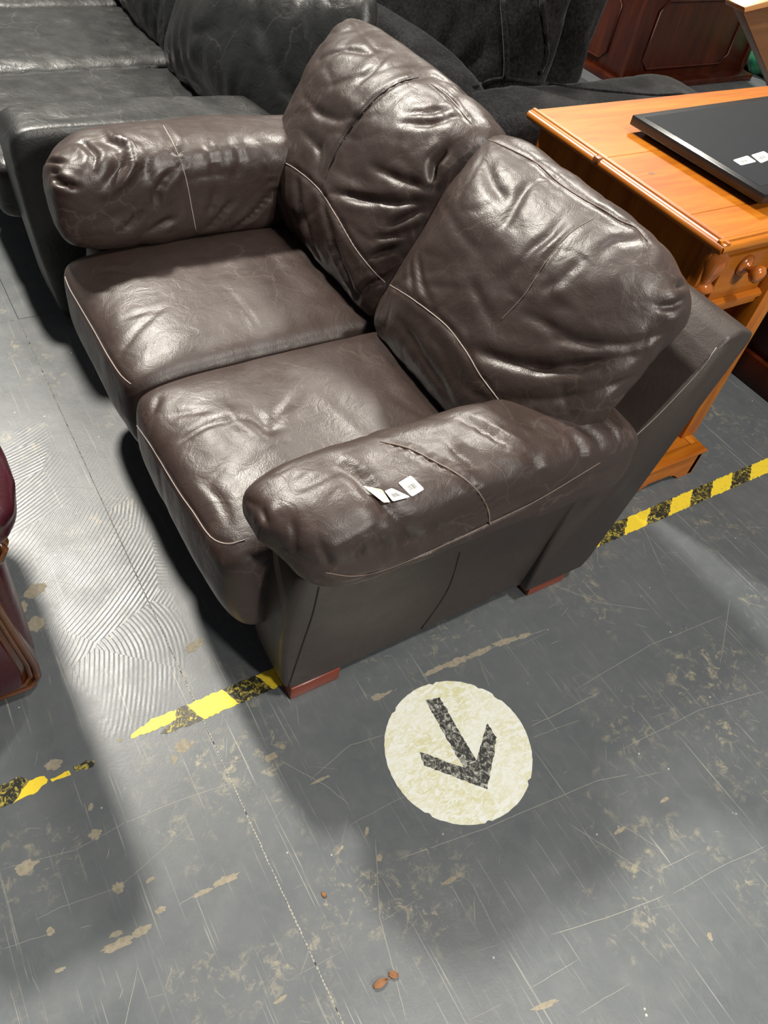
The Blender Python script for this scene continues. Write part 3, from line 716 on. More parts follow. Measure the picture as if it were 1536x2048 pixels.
SEAMS = [
('velvet','charcoal_velvet',0.01,[(-1.4365,1.3582,0.8404),(-1.4293,1.3582,0.8293),(-1.4224,1.3583,0.8182),(-1.415,1.3581,0.8071),(-1.4081,1.3583,0.7958),(-1.4012,1.3584,0.7844),(-1.3955,1.3594,0.7725),(-1.3895,1.3603,0.7604),(-1.3833,1.361,0.7478),(-1.3775,1.362,0.735),(-1.3719,1.3629,0.7225),(-1.3668,1.3638,0.7106),(-1.3634,1.3653,0.6992),(-1.3585,1.366,0.6852),(-1.354,1.3654,0.6733),(-1.3508,1.3654,0.6618),(-1.3475,1.3656,0.6499)]),
('velvet','charcoal_velvet',0.01,[(-1.3421,1.4274,0.8678),(-1.335,1.4281,0.8567),(-1.3295,1.4305,0.8449),(-1.3249,1.4336,0.8327),(-1.3219,1.4381,0.82),(-1.3198,1.4432,0.8074),(-1.3184,1.4484,0.7949),(-1.3186,1.4563,0.7798),(-1.3188,1.4641,0.765),(-1.3184,1.4706,0.7508),(-1.3186,1.4764,0.737),(-1.3182,1.4797,0.7242),(-1.3162,1.4786,0.7101),(-1.3146,1.4748,0.6973),(-1.3119,1.4686,0.6854),(-1.3095,1.4633,0.6731)]),
('velvet','charcoal_velvet',0.006,[(-1.3445,1.2364,0.6342),(-1.3499,1.2571,0.6355),(-1.4155,1.3271,0.6112),(-1.4031,1.3327,0.6207),(-1.3902,1.3385,0.6299),(-1.3772,1.3459,0.6379),(-1.3633,1.3549,0.6446),(-1.3519,1.3625,0.6488),(-1.3402,1.3711,0.6521),(-1.3291,1.3811,0.6545),(-1.3187,1.3928,0.6559),(-1.3124,1.4092,0.6553),(-1.3079,1.428,0.6536),(-1.3073,1.4512,0.6501),(-1.3111,1.4794,0.6449),(-1.3307,1.5168,0.6337),(-1.4009,1.6039,0.6003),(-1.3889,1.6125,0.6022),(-1.3035,1.5481,0.6369),(-1.2842,1.5493,0.642),(-1.2746,1.5605,0.6428),(-1.2661,1.5731,0.6432),(-1.2586,1.5872,0.6431),(-1.2533,1.6039,0.6421),(-1.2464,1.6195,0.6418),(-1.2381,1.6337,0.6424),(-1.2311,1.6465,0.6428),(-1.2235,1.6598,0.6434),(-1.216,1.6739,0.6439),(-1.2081,1.6882,0.6446),(-1.202,1.7049,0.6445),(-1.1954,1.7212,0.6446),(-1.1909,1.7399,0.6438),(-1.186,1.7578,0.6433),(-1.1785,1.7722,0.6441),(-1.1738,1.7891,0.6438),(-1.1683,1.804,0.644),(-1.1634,1.8184,0.6443),(-1.1571,1.8296,0.6453),(-1.148,1.8493,0.647),(-1.1437,1.871,0.6473),(-1.1409,1.8915,0.6475),(-1.1411,1.914,0.6467),(-1.1412,1.9357,0.6462),(-1.1418,1.9587,0.6452),(-1.1437,1.9853,0.6433)]),
('back_near','seam_pale',0.0013,[(-0.5558,0.4725,0.5725),(-0.5193,0.4575,0.5918),(-0.4989,0.4537,0.5997),(-0.4712,0.4439,0.6131),(-0.4523,0.441,0.6196),(-0.4342,0.4392,0.6248),(-0.4172,0.4389,0.6283),(-0.4049,0.4387,0.6303),(-0.3927,0.4393,0.6321),(-0.3801,0.4399,0.6337),(-0.3672,0.4404,0.6351),(-0.3555,0.4421,0.6355),(-0.3433,0.4428,0.6365),(-0.3312,0.4434,0.6374),(-0.3201,0.4443,0.6375),(-0.3104,0.4456,0.6368),(-0.2983,0.4465,0.6356),(-0.2859,0.4464,0.6348),(-0.2723,0.4445,0.6351),(-0.2588,0.4422,0.6354),(-0.2476,0.4414,0.6341),(-0.2375,0.4413,0.6323),(-0.2281,0.4411,0.6305),(-0.2155,0.4398,0.6287),(-0.2038,0.4378,0.6277),(-0.1933,0.4362,0.6259),(-0.1835,0.4357,0.6233),(-0.1725,0.4353,0.6207),(-0.1648,0.4362,0.618),(-0.1563,0.437,0.6159),(-0.1475,0.4376,0.6137),(-0.1389,0.4389,0.6111),(-0.1307,0.4406,0.6081),(-0.1235,0.4434,0.6038),(-0.1164,0.446,0.5999)]),
('back_near','seam_thread',0.0007,[(-0.2095,0.4827,0.7082),(-0.2087,0.4872,0.7149),(-0.2077,0.4916,0.7216),(-0.2065,0.4959,0.7284),(-0.2054,0.5003,0.735),(-0.2045,0.5047,0.7416),(-0.2042,0.5095,0.7478),(-0.2037,0.5137,0.7544),(-0.2027,0.5171,0.7617),(-0.2034,0.5217,0.768),(-0.2046,0.5263,0.7742),(-0.2059,0.5307,0.7806),(-0.2076,0.5352,0.7868),(-0.2101,0.541,0.7923),(-0.2115,0.5454,0.7985),(-0.2124,0.5495,0.8051),(-0.2136,0.5544,0.8112),(-0.2149,0.5597,0.8171),(-0.2174,0.5664,0.8223),(-0.219,0.5724,0.8281),(-0.2204,0.5788,0.8336),(-0.2218,0.585,0.8391),(-0.2231,0.5911,0.8444),(-0.2241,0.5974,0.8492),(-0.225,0.6035,0.8535),(-0.2256,0.6117,0.8583),(-0.2251,0.6189,0.8629),(-0.2244,0.6265,0.8668),(-0.2239,0.6343,0.8702),(-0.2232,0.6422,0.8736),(-0.2234,0.6508,0.8769)]),
('back_near','seam_thread',0.0014,[(-0.5656,0.666,0.8658),(-0.5476,0.6622,0.8707),(-0.5337,0.6628,0.873),(-0.5194,0.6643,0.8747),(-0.5081,0.6659,0.8758),(-0.496,0.6683,0.8766),(-0.4835,0.6709,0.8772),(-0.471,0.6735,0.8778),(-0.459,0.6759,0.8784),(-0.4476,0.6776,0.8789),(-0.4374,0.6785,0.8795),(-0.4174,0.6768,0.8811),(-0.4039,0.6758,0.8808),(-0.3905,0.6749,0.8801),(-0.3806,0.6752,0.8792),(-0.3689,0.6732,0.8793),(-0.3562,0.671,0.8799),(-0.3425,0.6692,0.8805),(-0.3295,0.6677,0.8816),(-0.3172,0.6682,0.8819),(-0.3052,0.6694,0.8818),(-0.2928,0.6703,0.8822),(-0.2815,0.6719,0.8823),(-0.2708,0.6735,0.8825),(-0.2605,0.676,0.8826),(-0.251,0.679,0.8824),(-0.2424,0.6824,0.8819),(-0.2342,0.6851,0.8814),(-0.2241,0.6868,0.8813),(-0.2143,0.6874,0.8813),(-0.2052,0.6881,0.8813),(-0.1965,0.6894,0.8814),(-0.187,0.6939,0.8813),(-0.1787,0.6994,0.8812),(-0.169,0.7028,0.8807),(-0.1597,0.7024,0.88),(-0.1495,0.7007,0.8791),(-0.1396,0.6992,0.8775),(-0.1298,0.6976,0.8762)]),
('back_far','seam_pale',0.0013,[(-1.0617,0.4356,0.6253),(-1.0361,0.4357,0.6314),(-1.0141,0.4372,0.6362),(-0.9917,0.4388,0.6404),(-0.9679,0.4405,0.6434),(-0.9542,0.4436,0.6426),(-0.9339,0.4438,0.645),(-0.9148,0.445,0.6459),(-0.8934,0.4448,0.6475),(-0.8733,0.4448,0.6481),(-0.8529,0.4439,0.6486),(-0.8397,0.4449,0.6461),(-0.8277,0.446,0.6424),(-0.8107,0.4441,0.6416),(-0.7918,0.4408,0.6414),(-0.7782,0.4404,0.6381),(-0.7643,0.4399,0.6354),(-0.7517,0.4401,0.6319),(-0.7401,0.4406,0.6278),(-0.7288,0.4413,0.6234),(-0.7172,0.4418,0.6191),(-0.7058,0.4422,0.6148),(-0.695,0.443,0.6105),(-0.6848,0.4439,0.606),(-0.6753,0.4454,0.6017),(-0.6654,0.448,0.5966),(-0.655,0.4502,0.5922),(-0.6458,0.4535,0.5876),(-0.6362,0.4559,0.5838),(-0.6272,0.4585,0.5801),(-0.62,0.4619,0.576),(-0.61,0.4662,0.5711),(-0.6032,0.4721,0.5654),(-0.6018,0.4809,0.5572),(-0.5873,0.4809,0.5579)]),
('back_far','seam_dark',0.0011,[(-0.8323,0.6603,0.8854),(-0.8358,0.651,0.8826),(-0.8398,0.6422,0.8799),(-0.8438,0.6331,0.8769),(-0.8466,0.6232,0.8729),(-0.8497,0.6154,0.8683),(-0.8515,0.6066,0.8636),(-0.8548,0.5987,0.8575),(-0.8569,0.5902,0.8514),(-0.8588,0.5819,0.8449),(-0.8613,0.5745,0.8373),(-0.8624,0.5662,0.8296),(-0.8628,0.5577,0.8218),(-0.8627,0.5495,0.8142),(-0.8633,0.5424,0.8068),(-0.8681,0.5374,0.7964),(-0.8713,0.5327,0.7873),(-0.8719,0.5269,0.7794),(-0.8726,0.5212,0.7711),(-0.8723,0.5153,0.7628),(-0.8715,0.5094,0.7547),(-0.8695,0.503,0.7467),(-0.8677,0.4965,0.7377),(-0.8667,0.4913,0.7293),(-0.8648,0.4853,0.7207),(-0.8632,0.4798,0.7114),(-0.8618,0.4746,0.7022),(-0.8602,0.4698,0.6936),(-0.8573,0.464,0.6845),(-0.8533,0.4586,0.6761),(-0.8489,0.4531,0.6685),(-0.8441,0.4473,0.6607)]),
('back_far','seam_pale',0.0011,[(-0.7919,0.6655,0.888),(-0.7785,0.6679,0.8866),(-0.7645,0.6699,0.8857),(-0.7493,0.6708,0.8851),(-0.7354,0.6722,0.8836),(-0.7193,0.6714,0.8825),(-0.6995,0.6675,0.8824),(-0.6813,0.6644,0.8819),(-0.6665,0.6627,0.8805),(-0.6527,0.6634,0.8775),(-0.6407,0.6641,0.8746),(-0.6267,0.6631,0.8728)]),
('arm_pad_far','seam_pale',0.0014,[(-1.1437,0.1839,0.6921),(-1.1247,0.1823,0.6908),(-1.1072,0.1813,0.689),(-1.089,0.1803,0.6876),(-1.0691,0.1781,0.6866),(-1.056,0.1779,0.6817),(-1.0502,0.1794,0.6746),(-1.0425,0.1802,0.6685),(-1.0324,0.1801,0.6632),(-1.0277,0.1817,0.6544),(-1.018,0.1816,0.6474),(-1.0188,0.1846,0.6343),(-1.0167,0.1859,0.625),(-1.0137,0.1869,0.6151),(-1.0119,0.1882,0.6037),(-1.012,0.19,0.591),(-1.0121,0.1917,0.5783),(-1.0124,0.1931,0.566),(-1.0118,0.1943,0.5551),(-1.0109,0.1954,0.5457),(-1.0105,0.1974,0.5302),(-1.0113,0.1993,0.5177),(-1.0136,0.2015,0.5056),(-1.0179,0.2046,0.4914)]),
('arm_pad_near','seam_thread',0.0016,[(-0.0863,0.1631,0.6252),(-0.0823,0.1701,0.6239),(-0.0769,0.1758,0.6245),(-0.0732,0.1828,0.623),(-0.0668,0.1876,0.6247),(-0.062,0.194,0.6237),(-0.0555,0.1986,0.6247),(-0.048,0.2026,0.6259),(-0.0419,0.2076,0.6247),(-0.0327,0.2098,0.6272),(-0.0254,0.2141,0.6269),(-0.0198,0.2194,0.6243),(-0.011,0.2218,0.6263),(-0.004,0.2266,0.6255),(0.0018,0.232,0.6232),(0.0109,0.2349,0.6251),(0.0164,0.241,0.622),(0.0227,0.2454,0.6203),(0.0299,0.2485,0.6201),(0.0356,0.2544,0.6161),(0.0407,0.2599,0.6114),(0.0464,0.2644,0.6076),(0.05,0.2704,0.601),(0.0554,0.2744,0.5965),(0.0586,0.2822,0.5852),(0.0595,0.2921,0.5697),(0.059,0.3028,0.5522),(0.0609,0.3094,0.5396),(0.0628,0.3148,0.5248),(0.0665,0.3156,0.5148),(0.068,0.3191,0.5012)]),
('arm_pad_near','seam_thread',0.0009,[(0.0556,-0.006,0.5276),(0.0588,0.0013,0.5253),(0.0607,0.0095,0.521),(0.0626,0.0177,0.5162),(0.0643,0.0263,0.5115),(0.066,0.0352,0.5076),(0.0672,0.045,0.5038),(0.0674,0.0531,0.5005),(0.0669,0.0616,0.4964),(0.0655,0.0709,0.4914),(0.0645,0.0801,0.4876),(0.064,0.0894,0.485),(0.0642,0.0987,0.4838),(0.0645,0.1086,0.4831),(0.0649,0.1196,0.4829),(0.0649,0.1271,0.4827),(0.0649,0.1353,0.4826),(0.0649,0.1439,0.4828),(0.0653,0.1525,0.4841),(0.0656,0.1617,0.4851),(0.066,0.1708,0.4865),(0.0661,0.1803,0.4876),(0.0663,0.1898,0.4888),(0.0659,0.1997,0.4892),(0.0654,0.2096,0.4892),(0.0649,0.2192,0.4893),(0.0647,0.228,0.4897),(0.0646,0.2362,0.4902),(0.0647,0.2466,0.4915),(0.0648,0.2562,0.4925),(0.0651,0.2648,0.4942),(0.0655,0.2728,0.496),(0.0657,0.2808,0.4975),(0.0661,0.2886,0.4995),(0.0662,0.2971,0.5008),(0.0663,0.3062,0.5022),(0.0658,0.3167,0.5029),(0.0656,0.325,0.5035),(0.0658,0.3329,0.5047),(0.0657,0.3414,0.5055),(0.0654,0.3504,0.5059),(0.0652,0.3594,0.5066),(0.0648,0.3688,0.507),(0.0641,0.379,0.5069),(0.0637,0.3888,0.5075),(0.0631,0.3991,0.508),(0.0633,0.4087,0.5098),(0.0639,0.4178,0.5127),(0.0645,0.427,0.516),(0.0645,0.4347,0.518),(0.0648,0.4422,0.5205),(0.0652,0.4496,0.5235),(0.065,0.458,0.5258),(0.0647,0.4667,0.528),(0.0647,0.4752,0.5305),(0.0647,0.4835,0.5336),(0.0643,0.4925,0.5359),(0.0643,0.5011,0.539),(0.0647,0.5092,0.5426),(0.0652,0.517,0.5465),(0.0652,0.5257,0.5495),(0.0654,0.534,0.5529),(0.0651,0.5432,0.5554),(0.0644,0.5527,0.5574),(0.0642,0.5617,0.5599)]),
('seat_far','seam_pale',0.0014,[(-1.0387,-0.1135,0.4151),(-1.0216,-0.115,0.4136),(-1.005,-0.116,0.4121),(-0.9884,-0.1163,0.4114),(-0.9726,-0.1161,0.4109),(-0.9564,-0.1156,0.4107),(-0.9386,-0.1152,0.4111),(-0.9191,-0.1149,0.4115),(-0.9039,-0.1147,0.4117),(-0.8875,-0.1144,0.412),(-0.8701,-0.1142,0.4125),(-0.8526,-0.114,0.413),(-0.8355,-0.1138,0.4135),(-0.8193,-0.1137,0.414),(-0.8048,-0.1136,0.4142),(-0.7865,-0.1136,0.4146),(-0.7701,-0.1137,0.4149),(-0.7544,-0.114,0.4153),(-0.7383,-0.1142,0.4163),(-0.7223,-0.1142,0.417),(-0.7063,-0.1136,0.417),(-0.6896,-0.113,0.4172),(-0.6729,-0.1124,0.4177),(-0.6571,-0.1116,0.4188),(-0.6437,-0.1106,0.4199),(-0.6202,-0.1072,0.4235),(-0.6046,-0.1022,0.4248)]),
('seat_near','seam_pale',0.0014,[(-0.5321,-0.119,0.3763),(-0.5076,-0.1208,0.3864),(-0.4886,-0.1209,0.3916),(-0.4703,-0.1209,0.3965),(-0.4538,-0.1209,0.4003),(-0.4374,-0.1204,0.4018),(-0.4225,-0.1198,0.4022),(-0.4086,-0.1191,0.4022),(-0.3956,-0.1185,0.4019),(-0.3819,-0.1185,0.4035),(-0.3684,-0.1188,0.4056),(-0.3555,-0.119,0.4074),(-0.3428,-0.1187,0.4081),(-0.3296,-0.1183,0.4084),(-0.3156,-0.1179,0.409),(-0.3012,-0.1175,0.4102),(-0.2877,-0.117,0.411),(-0.2751,-0.1164,0.4122),(-0.2632,-0.1155,0.4136),(-0.2515,-0.1146,0.4145),(-0.239,-0.1136,0.4155),(-0.2279,-0.1129,0.4158),(-0.216,-0.1123,0.4159),(-0.2037,-0.1118,0.4165),(-0.1918,-0.1115,0.4176),(-0.1817,-0.1108,0.4188),(-0.164,-0.1091,0.4222),(-0.1505,-0.1057,0.426),(-0.1408,-0.102,0.43),(-0.1321,-0.0971,0.434),(-0.125,-0.0911,0.4378),(-0.1199,-0.0837,0.442),(-0.117,-0.0748,0.4452),(-0.1147,-0.0658,0.4476)]),
('arm_panel','seam_dark',0.0018,[(0.01,0.3348,0.3465),(0.0091,0.3365,0.3295),(0.0082,0.3384,0.3118),(0.0071,0.3407,0.2931),(0.0052,0.3437,0.2732),(0.0035,0.3462,0.2536),(0.0024,0.3475,0.2357),(0.0015,0.3479,0.2193),(0.0001,0.3478,0.2012),(-0.0004,0.346,0.1863),(-0.0004,0.3428,0.1737),(-0.0002,0.3389,0.1615),(-0.001,0.3355,0.1472),(-0.0022,0.3322,0.1309),(-0.003,0.3291,0.1181),(-0.0038,0.3255,0.105),(-0.005,0.3219,0.0908),(-0.0072,0.3191,0.0743),(-0.0084,0.3152,0.0594)]),
('arm_panel','seam_dark',0.0018,[(0.0147,0.0136,0.4237),(0.014,0.0132,0.4096),(0.0133,0.0128,0.3954),(0.0127,0.0123,0.3812),(0.0121,0.0117,0.3667),(0.0115,0.011,0.3518),(0.0104,0.0102,0.3357),(0.0091,0.0095,0.3209),(0.0086,0.0081,0.3072),(0.0082,0.0064,0.2934),(0.0075,0.0047,0.279),(0.0067,0.003,0.2639),(0.0057,0.0015,0.2484),(0.0047,-0.0,0.2326),(0.0035,-0.0015,0.2161),(0.0023,-0.0029,0.1986),(0.001,-0.0044,0.1806),(-0.0003,-0.006,0.1626),(-0.0014,-0.0075,0.1452),(-0.0027,-0.0089,0.1285),(-0.0039,-0.0101,0.1133),(-0.0065,-0.0124,0.0845),(-0.0108,-0.0132,0.0571)]),
('back','seam_pale',0.0009,[(0.0082,0.843,0.7087),(0.0102,0.8376,0.703),(0.0117,0.8327,0.6972),(0.0134,0.8289,0.6908),(0.0134,0.8269,0.6827),(0.0134,0.8242,0.6741),(0.0134,0.8203,0.6647),(0.0134,0.8169,0.6578),(0.0134,0.8128,0.6503),(0.0134,0.8081,0.6423),(0.0134,0.8031,0.6341),(0.0134,0.7978,0.6259),(0.0134,0.7925,0.6177),(0.0134,0.7874,0.6099),(0.0134,0.7825,0.6026),(0.0134,0.778,0.5959),(0.0134,0.7721,0.5874),(0.0134,0.7669,0.58),(0.0134,0.762,0.5734),(0.0134,0.757,0.5671),(0.0134,0.7517,0.5608),(0.0134,0.7456,0.5539),(0.0134,0.7397,0.5476),(0.0134,0.7335,0.5413),(0.0134,0.7269,0.5348),(0.0134,0.7201,0.5283),(0.0125,0.7138,0.5212),(0.0116,0.7085,0.5133),(0.0107,0.7032,0.5054)]),
]

for k_, m_, r_, pts_ in SEAMS:
    if k_ == 'velvet': continue
    tube('seam', pts_, r_, m_, sofa, SEAM_PART[k_], seg=6)


# ------------------------------------------------------------------ black leather sofa behind the far arm
bs = thing('three_seat_sofa', 'black leather sofa with square arms beyond the brown sofa', 'sofa', (-2.3, 0.3, 0.0))
def barm(L, Q):
    L = L.copy(); t = (L[:, 2] + 0.28) / 0.56
    L[:, 1] += np.where(Q[:, 1] < 0, 0.05 * (1 - t) ** 2, 0) * np.abs(Q[:, 1])
    L[:, 2] -= 0.012 * np.clip(Q[:, 1], 0, 1)
    return L
def brot(W, Q):
    W = W.copy(); W[:, 0] += 0.05 * (W[:, 1] + 0.1); return W
for ax_ in (-1.495, -3.72):
    softbox('arm', (ax_, 0.25, 0.305), (0.088, 0.37, 0.288), 14, 12, 'black_leather', bs, n=48, deform=barm, post=brot, disp=folds(7, 0.003, 15))
bevel_box('base_frame', (-3.7, 0.0, 0.06), (-1.55, 0.85, 0.27), 'black_leather', bs, bev=0.015)
bevel_box('back_frame', (-3.78, 0.72, 0.06), (-1.42, 0.93, 0.60), 'black_leather', bs, bev=0.03, seg=3)
for xa, xb, sd in ((-2.19, -1.57, 3), (-2.785, -2.20, 4), (-3.40, -2.79, 5)):
    def bseat(L, Q):
        L = L.copy(); L[:, 2] += 0.008 * np.clip(Q[:, 2], 0, 1) * (1 - Q[:, 0] ** 4) * (1 - Q[:, 1] ** 4); return L
    softbox('seat_cushion', ((xa + xb) / 2, 0.27, 0.35), ((xb - xa) / 2, 0.42, 0.085), 14, 8, 'black_leather', bs, n=44, deform=bseat, disp=add_disp(folds(6, 0.004, sd * 7), folds(20, 0.0035 if sd == 4 else 0.0015, sd * 9)))
def bcush(c, half, yaw, lean, sd):
    cy, sy = math.cos(yaw), math.sin(yaw)
    X = np.array((cy, sy, 0)); Yv = np.array((-sy, cy, 0)); Z = np.array((0, 0, 1.0))
    U = Yv * math.sin(lean) + Z * math.cos(lean); Nn = -Yv * math.cos(lean) + Z * math.sin(lean)
    def df(L, Q):
        L = L.copy(); L[:, 2] *= 0.45 + 0.55 * (1 - np.abs(Q[:, 0]) ** 2.6) * (1 - np.abs(Q[:, 1]) ** 2.6); return L
    softbox('back_cushion', c, half, 6, 2.4, 'black_leather', bs, n=56, deform=df, axes=(X, U, Nn), disp=add_disp(folds(5, 0.012, sd, (1.6, 1, 0.5)), folds(15, 0.003, sd + 3)))
bcush((-1.76, 0.70, 0.66), (0.47, 0.27, 0.15), math.radians(4), math.radians(24), 111)
bcush((-2.66, 0.72, 0.64), (0.46, 0.26, 0.15), math.radians(-2), math.radians(24), 121)
for lx in (-1.5, -3.7):
    for ly in (-0.02, 0.78):
        bevel_box('foot', (lx, ly, 0.0), (lx + 0.06, ly + 0.06, 0.065), 'dark_void', bs, bev=0.004)

# ------------------------------------------------------------------ charcoal velvet sofa standing back to back
vs = thing('velvet_sofa', 'charcoal velvet sofa standing back to back with the brown sofa', 'sofa', (-2.0, 1.6, 0.0))
def sag(L, Q):
    L = L.copy(); L[:, 2] -= 0.015 * np.clip(Q[:, 2], 0, 1) * (1 - Q[:, 1] ** 2); return L
varm = softbox('arm', (-1.21, 1.655, 0.338), (0.16, 0.545, 0.318), 10, 5, 'charcoal_velvet', vs, n=36, deform=sag, disp=folds(7, 0.006, 131))
softbox('back_frame', (-2.10, 1.21, 0.36), (0.90, 0.10, 0.325), 9, 4, 'charcoal_velvet', vs, n=36, disp=folds(7, 0.005, 133))
softbox('seat_cushion', (-2.05, 1.72, 0.36), (0.72, 0.42, 0.12), 9, 6, 'charcoal_velvet', vs, n=30, disp=folds(6, 0.006, 134))
bevel_box('base_frame', (-2.9, 1.15, 0.05), (-1.1, 2.08, 0.24), 'charcoal_velvet', vs, bev=0.02)
VX = ((0.985, 0.17, 0), (-0.10, 0.20, 0.97), (0.17, -0.96, 0.2))
def vd(L, Q):
    L = L.copy(); L[:, 2] *= 0.7 + 0.3 * (1 - np.abs(Q[:, 0]) ** 3) * (1 - np.abs(Q[:, 1]) ** 3); return L
vc1 = softbox('back_cushion', (-1.83, 1.40, 0.80), (0.50, 0.33, 0.13), 7, 5, 'charcoal_velvet', vs, n=50, deform=vd, axes=VX, disp=add_disp(folds(5, 0.014, 141), folds(14, 0.004, 142)))
vc2 = softbox('back_cushion', (-1.86, 1.62, 0.74), (0.48, 0.28, 0.10), 7, 4, 'charcoal_velvet', vs, n=40, deform=vd, axes=VX, disp=add_disp(folds(5, 0.012, 151), folds(14, 0.004, 152)))

for (k_, m_, r_, pts_), p_ in zip([q for q in SEAMS if q[0] == "velvet"], (vc1, vc1, varm)):
    tube("piping", pts_, r_, m_, vs, p_, seg=8)

# ------------------------------------------------------------------ pine desk
desk = thing('pine_desk', 'orange pine pedestal desk with moulded top behind the brown sofa', 'desk', (-0.55, 1.9, 0.0))
DZ = 0.765
# top: three boards and a moulded lip
X0, X1, Y0, Y1 = -0.885, -0.215, 1.075, 2.75
edge_prof = [(0.0, 0.0), (0.012, 0.0), (0.018, -0.004), (0.020, -0.010), (0.016, -0.016), (0.010, -0.020), (0.0, -0.022)]
bw = (X1 - X0) / 3
bevel_box('top_board', (X0, Y0 + 0.012, DZ - 0.022), (X0 + 0.275, Y1, DZ), 'pine_along_y', desk, bev=0.0012, seg=1)
bevel_box('top_board', (X0 + 0.2755, Y0 + 0.012, DZ - 0.022), (X1 - 0.115, Y1, DZ), 'pine_along_y', desk, bev=0.0012, seg=1)
bevel_box('top_board', (X1 - 0.1145, Y0 + 0.012, DZ - 0.022), (X1 - 0.012, Y1, DZ), 'pine_along_y', desk, bev=0.0012, seg=1)
def lip(nm, a, b, mat):
    """rounded moulding along the top's edge"""
    prism(nm, a, b[0], b[1], b[2], mat, desk, bev=0.0)
lp = [(0.012, 0.0), (0.004, -0.0005), (0.002, -0.004), (-0.006, -0.005), (-0.012, -0.011), (-0.012, -0.019), (-0.006, -0.026), (0.012, -0.028)]
prism('top_moulding', [(Y0 + y, DZ + z) for y, z in lp], 0, X0 - 0.01, X1 + 0.008, 'pine_along_x', desk, angle=50)
prism('top_moulding', [(X1 - y, DZ + z) for y, z in lp], 1, Y0 - 0.008, Y1, 'pine_along_y', desk, angle=50)
def oval(nm, cx, cy, a, b, z0, z1, mat, par):
    flat_poly(nm, [(cx + a * math.cos(t * math.pi / 9), cy + b * math.sin(t * math.pi / 9)) for t in range(18)], z0, z1, mat, desk, par)
plain('knot_brown', (0.16, 0.05, 0.010), 0.4, 0, 0.4, 200)
oval('knot', -0.513, 1.143, 0.006, 0.010, DZ - 0.002, DZ + 0.0003, 'knot_brown', desk)
bevel_box('edge_stain', (-0.632, Y0 - 0.0135, DZ - 0.020), (-0.612, Y0 + 0.006, DZ - 0.002), 'knot_brown', desk, bev=0.003)
# pedestal by the sofa
prism('side_panel', [(X0 + 0.02, 0.06), (X1 - 0.055, 0.06), (X1 - 0.055, DZ - 0.027), (X0 + 0.02, DZ - 0.027)], 1, Y0 + 0.022, Y0 + 0.042, 'pine_along_z', desk, bev=0.001, seg=1)
prism('inner_panel', [(X0 + 0.02, 0.06), (X1 - 0.06, 0.06), (X1 - 0.06, DZ - 0.027), (X0 + 0.02, DZ - 0.027)], 1, 1.385, 1.403, 'pine_along_z', desk, bev=0.001, seg=1)
bevel_box('front_stile', (X1 - 0.055, Y0 + 0.018, 0.06), (X1 - 0.028, Y0 + 0.075, DZ - 0.028), 'pine_along_z', desk, bev=0.002)
bevel_box('front_post', (X1 - 0.045, 1.352, 0.07), (X1 + 0.002, 1.412, DZ - 0.028), 'pine_along_z', desk, bev=0.002)
bevel_box('top_rail', (X1 - 0.05, Y0 + 0.075, DZ - 0.062), (X1 - 0.026, 1.352, DZ - 0.028), 'pine_along_y', desk, bev=0.002)
# turned half column on the corner
colp = [(0.0, 0.0), (0.013, 0.0), (0.016, 0.01), (0.012, 0.03), (0.011, 0.30), (0.014, 0.36), (0.013, 0.385), (0.022, 0.392), (0.024, 0.40), (0.017, 0.407), (0.016, 0.425), (0.026, 0.432), (0.029, 0.44), (0.018, 0.448), (0.017, 0.455), (0.026, 0.478), (0.029, 0.50), (0.026, 0.52), (0.020, 0.532), (0.024, 0.54), (0.0, 0.541)]
lathe('turned_column', [(r, h + 0.193) for r, h in colp], (X1 - 0.030, Y0 + 0.046, 0.0), (0, 0, 1), 'pine_knob', desk, seg=20)
dr = bevel_box('drawer', (X1 - 0.05, Y0 + 0.085, 0.585), (X1 - 0.022, 1.345, DZ - 0.066), 'pine_along_y', desk, bev=0.003)
lathe('knob', [(0.0, 0.0), (0.026, 0.0), (0.027, 0.004), (0.020, 0.009), (0.010, 0.013), (0.009, 0.022), (0.016, 0.028), (0.0215, 0.036), (0.021, 0.046), (0.014, 0.053), (0.0, 0.055)], (X1 - 0.022, 1.235, 0.668), (1, 0, 0), 'pine_knob', desk, dr, seg=22)
rl = [(X1 - 0.05, 0.550), (X1 - 0.016, 0.550), (X1 - 0.016, 0.566), (X1 - 0.008, 0.570), (X1 - 0.008, 0.578), (X1 - 0.018, 0.584), (X1 - 0.05, 0.584)]
prism('drawer_rail', rl, 1, Y0 + 0.075, 1.352, 'pine_along_y', desk, angle=40)
# plinth with bracket feet
bevel_box('bottom_shelf', (X0 + 0.02, Y0 + 0.03, 0.075), (X1 + 0.045, 1.40, 0.092), 'pine_along_y', desk, bev=0.002)
yb0, yb1 = Y0 + 0.01, 1.385
pf = [(yb0, 0.0), (yb0 + 0.045, 0.0)]
for k in range(9):
    t = k / 8; pf.append((yb0 + 0.045 + 0.05 * t, 0.026 * math.sin(t * math.pi / 2)))
pf += [(yb0 + 0.10, 0.032), (yb1 - 0.11, 0.032)]
for k in range(9):
    t = k / 8; pf.append((yb1 - 0.105 + 0.045 * t, 0.026 * math.cos(t * math.pi / 2)))
pf += [(yb1 - 0.055, 0.0), (yb1, 0.0), (yb1, 0.095), (yb0, 0.095)]
prism('plinth', pf, 0, X1 + 0.045, X1 + 0.068, 'pine_along_y', desk, angle=40)
bevel_box('plinth_moulding', (X1 + 0.035, yb0 - 0.004, 0.088), (X1 + 0.074, yb1 + 0.004, 0.100), 'pine_along_y', desk, bev=0.004)
bevel_box('plinth_return', (X0 + 0.02, 1.362, 0.0), (X1 + 0.068, 1.384, 0.095), 'pine_along_x', desk, bev=0.003)
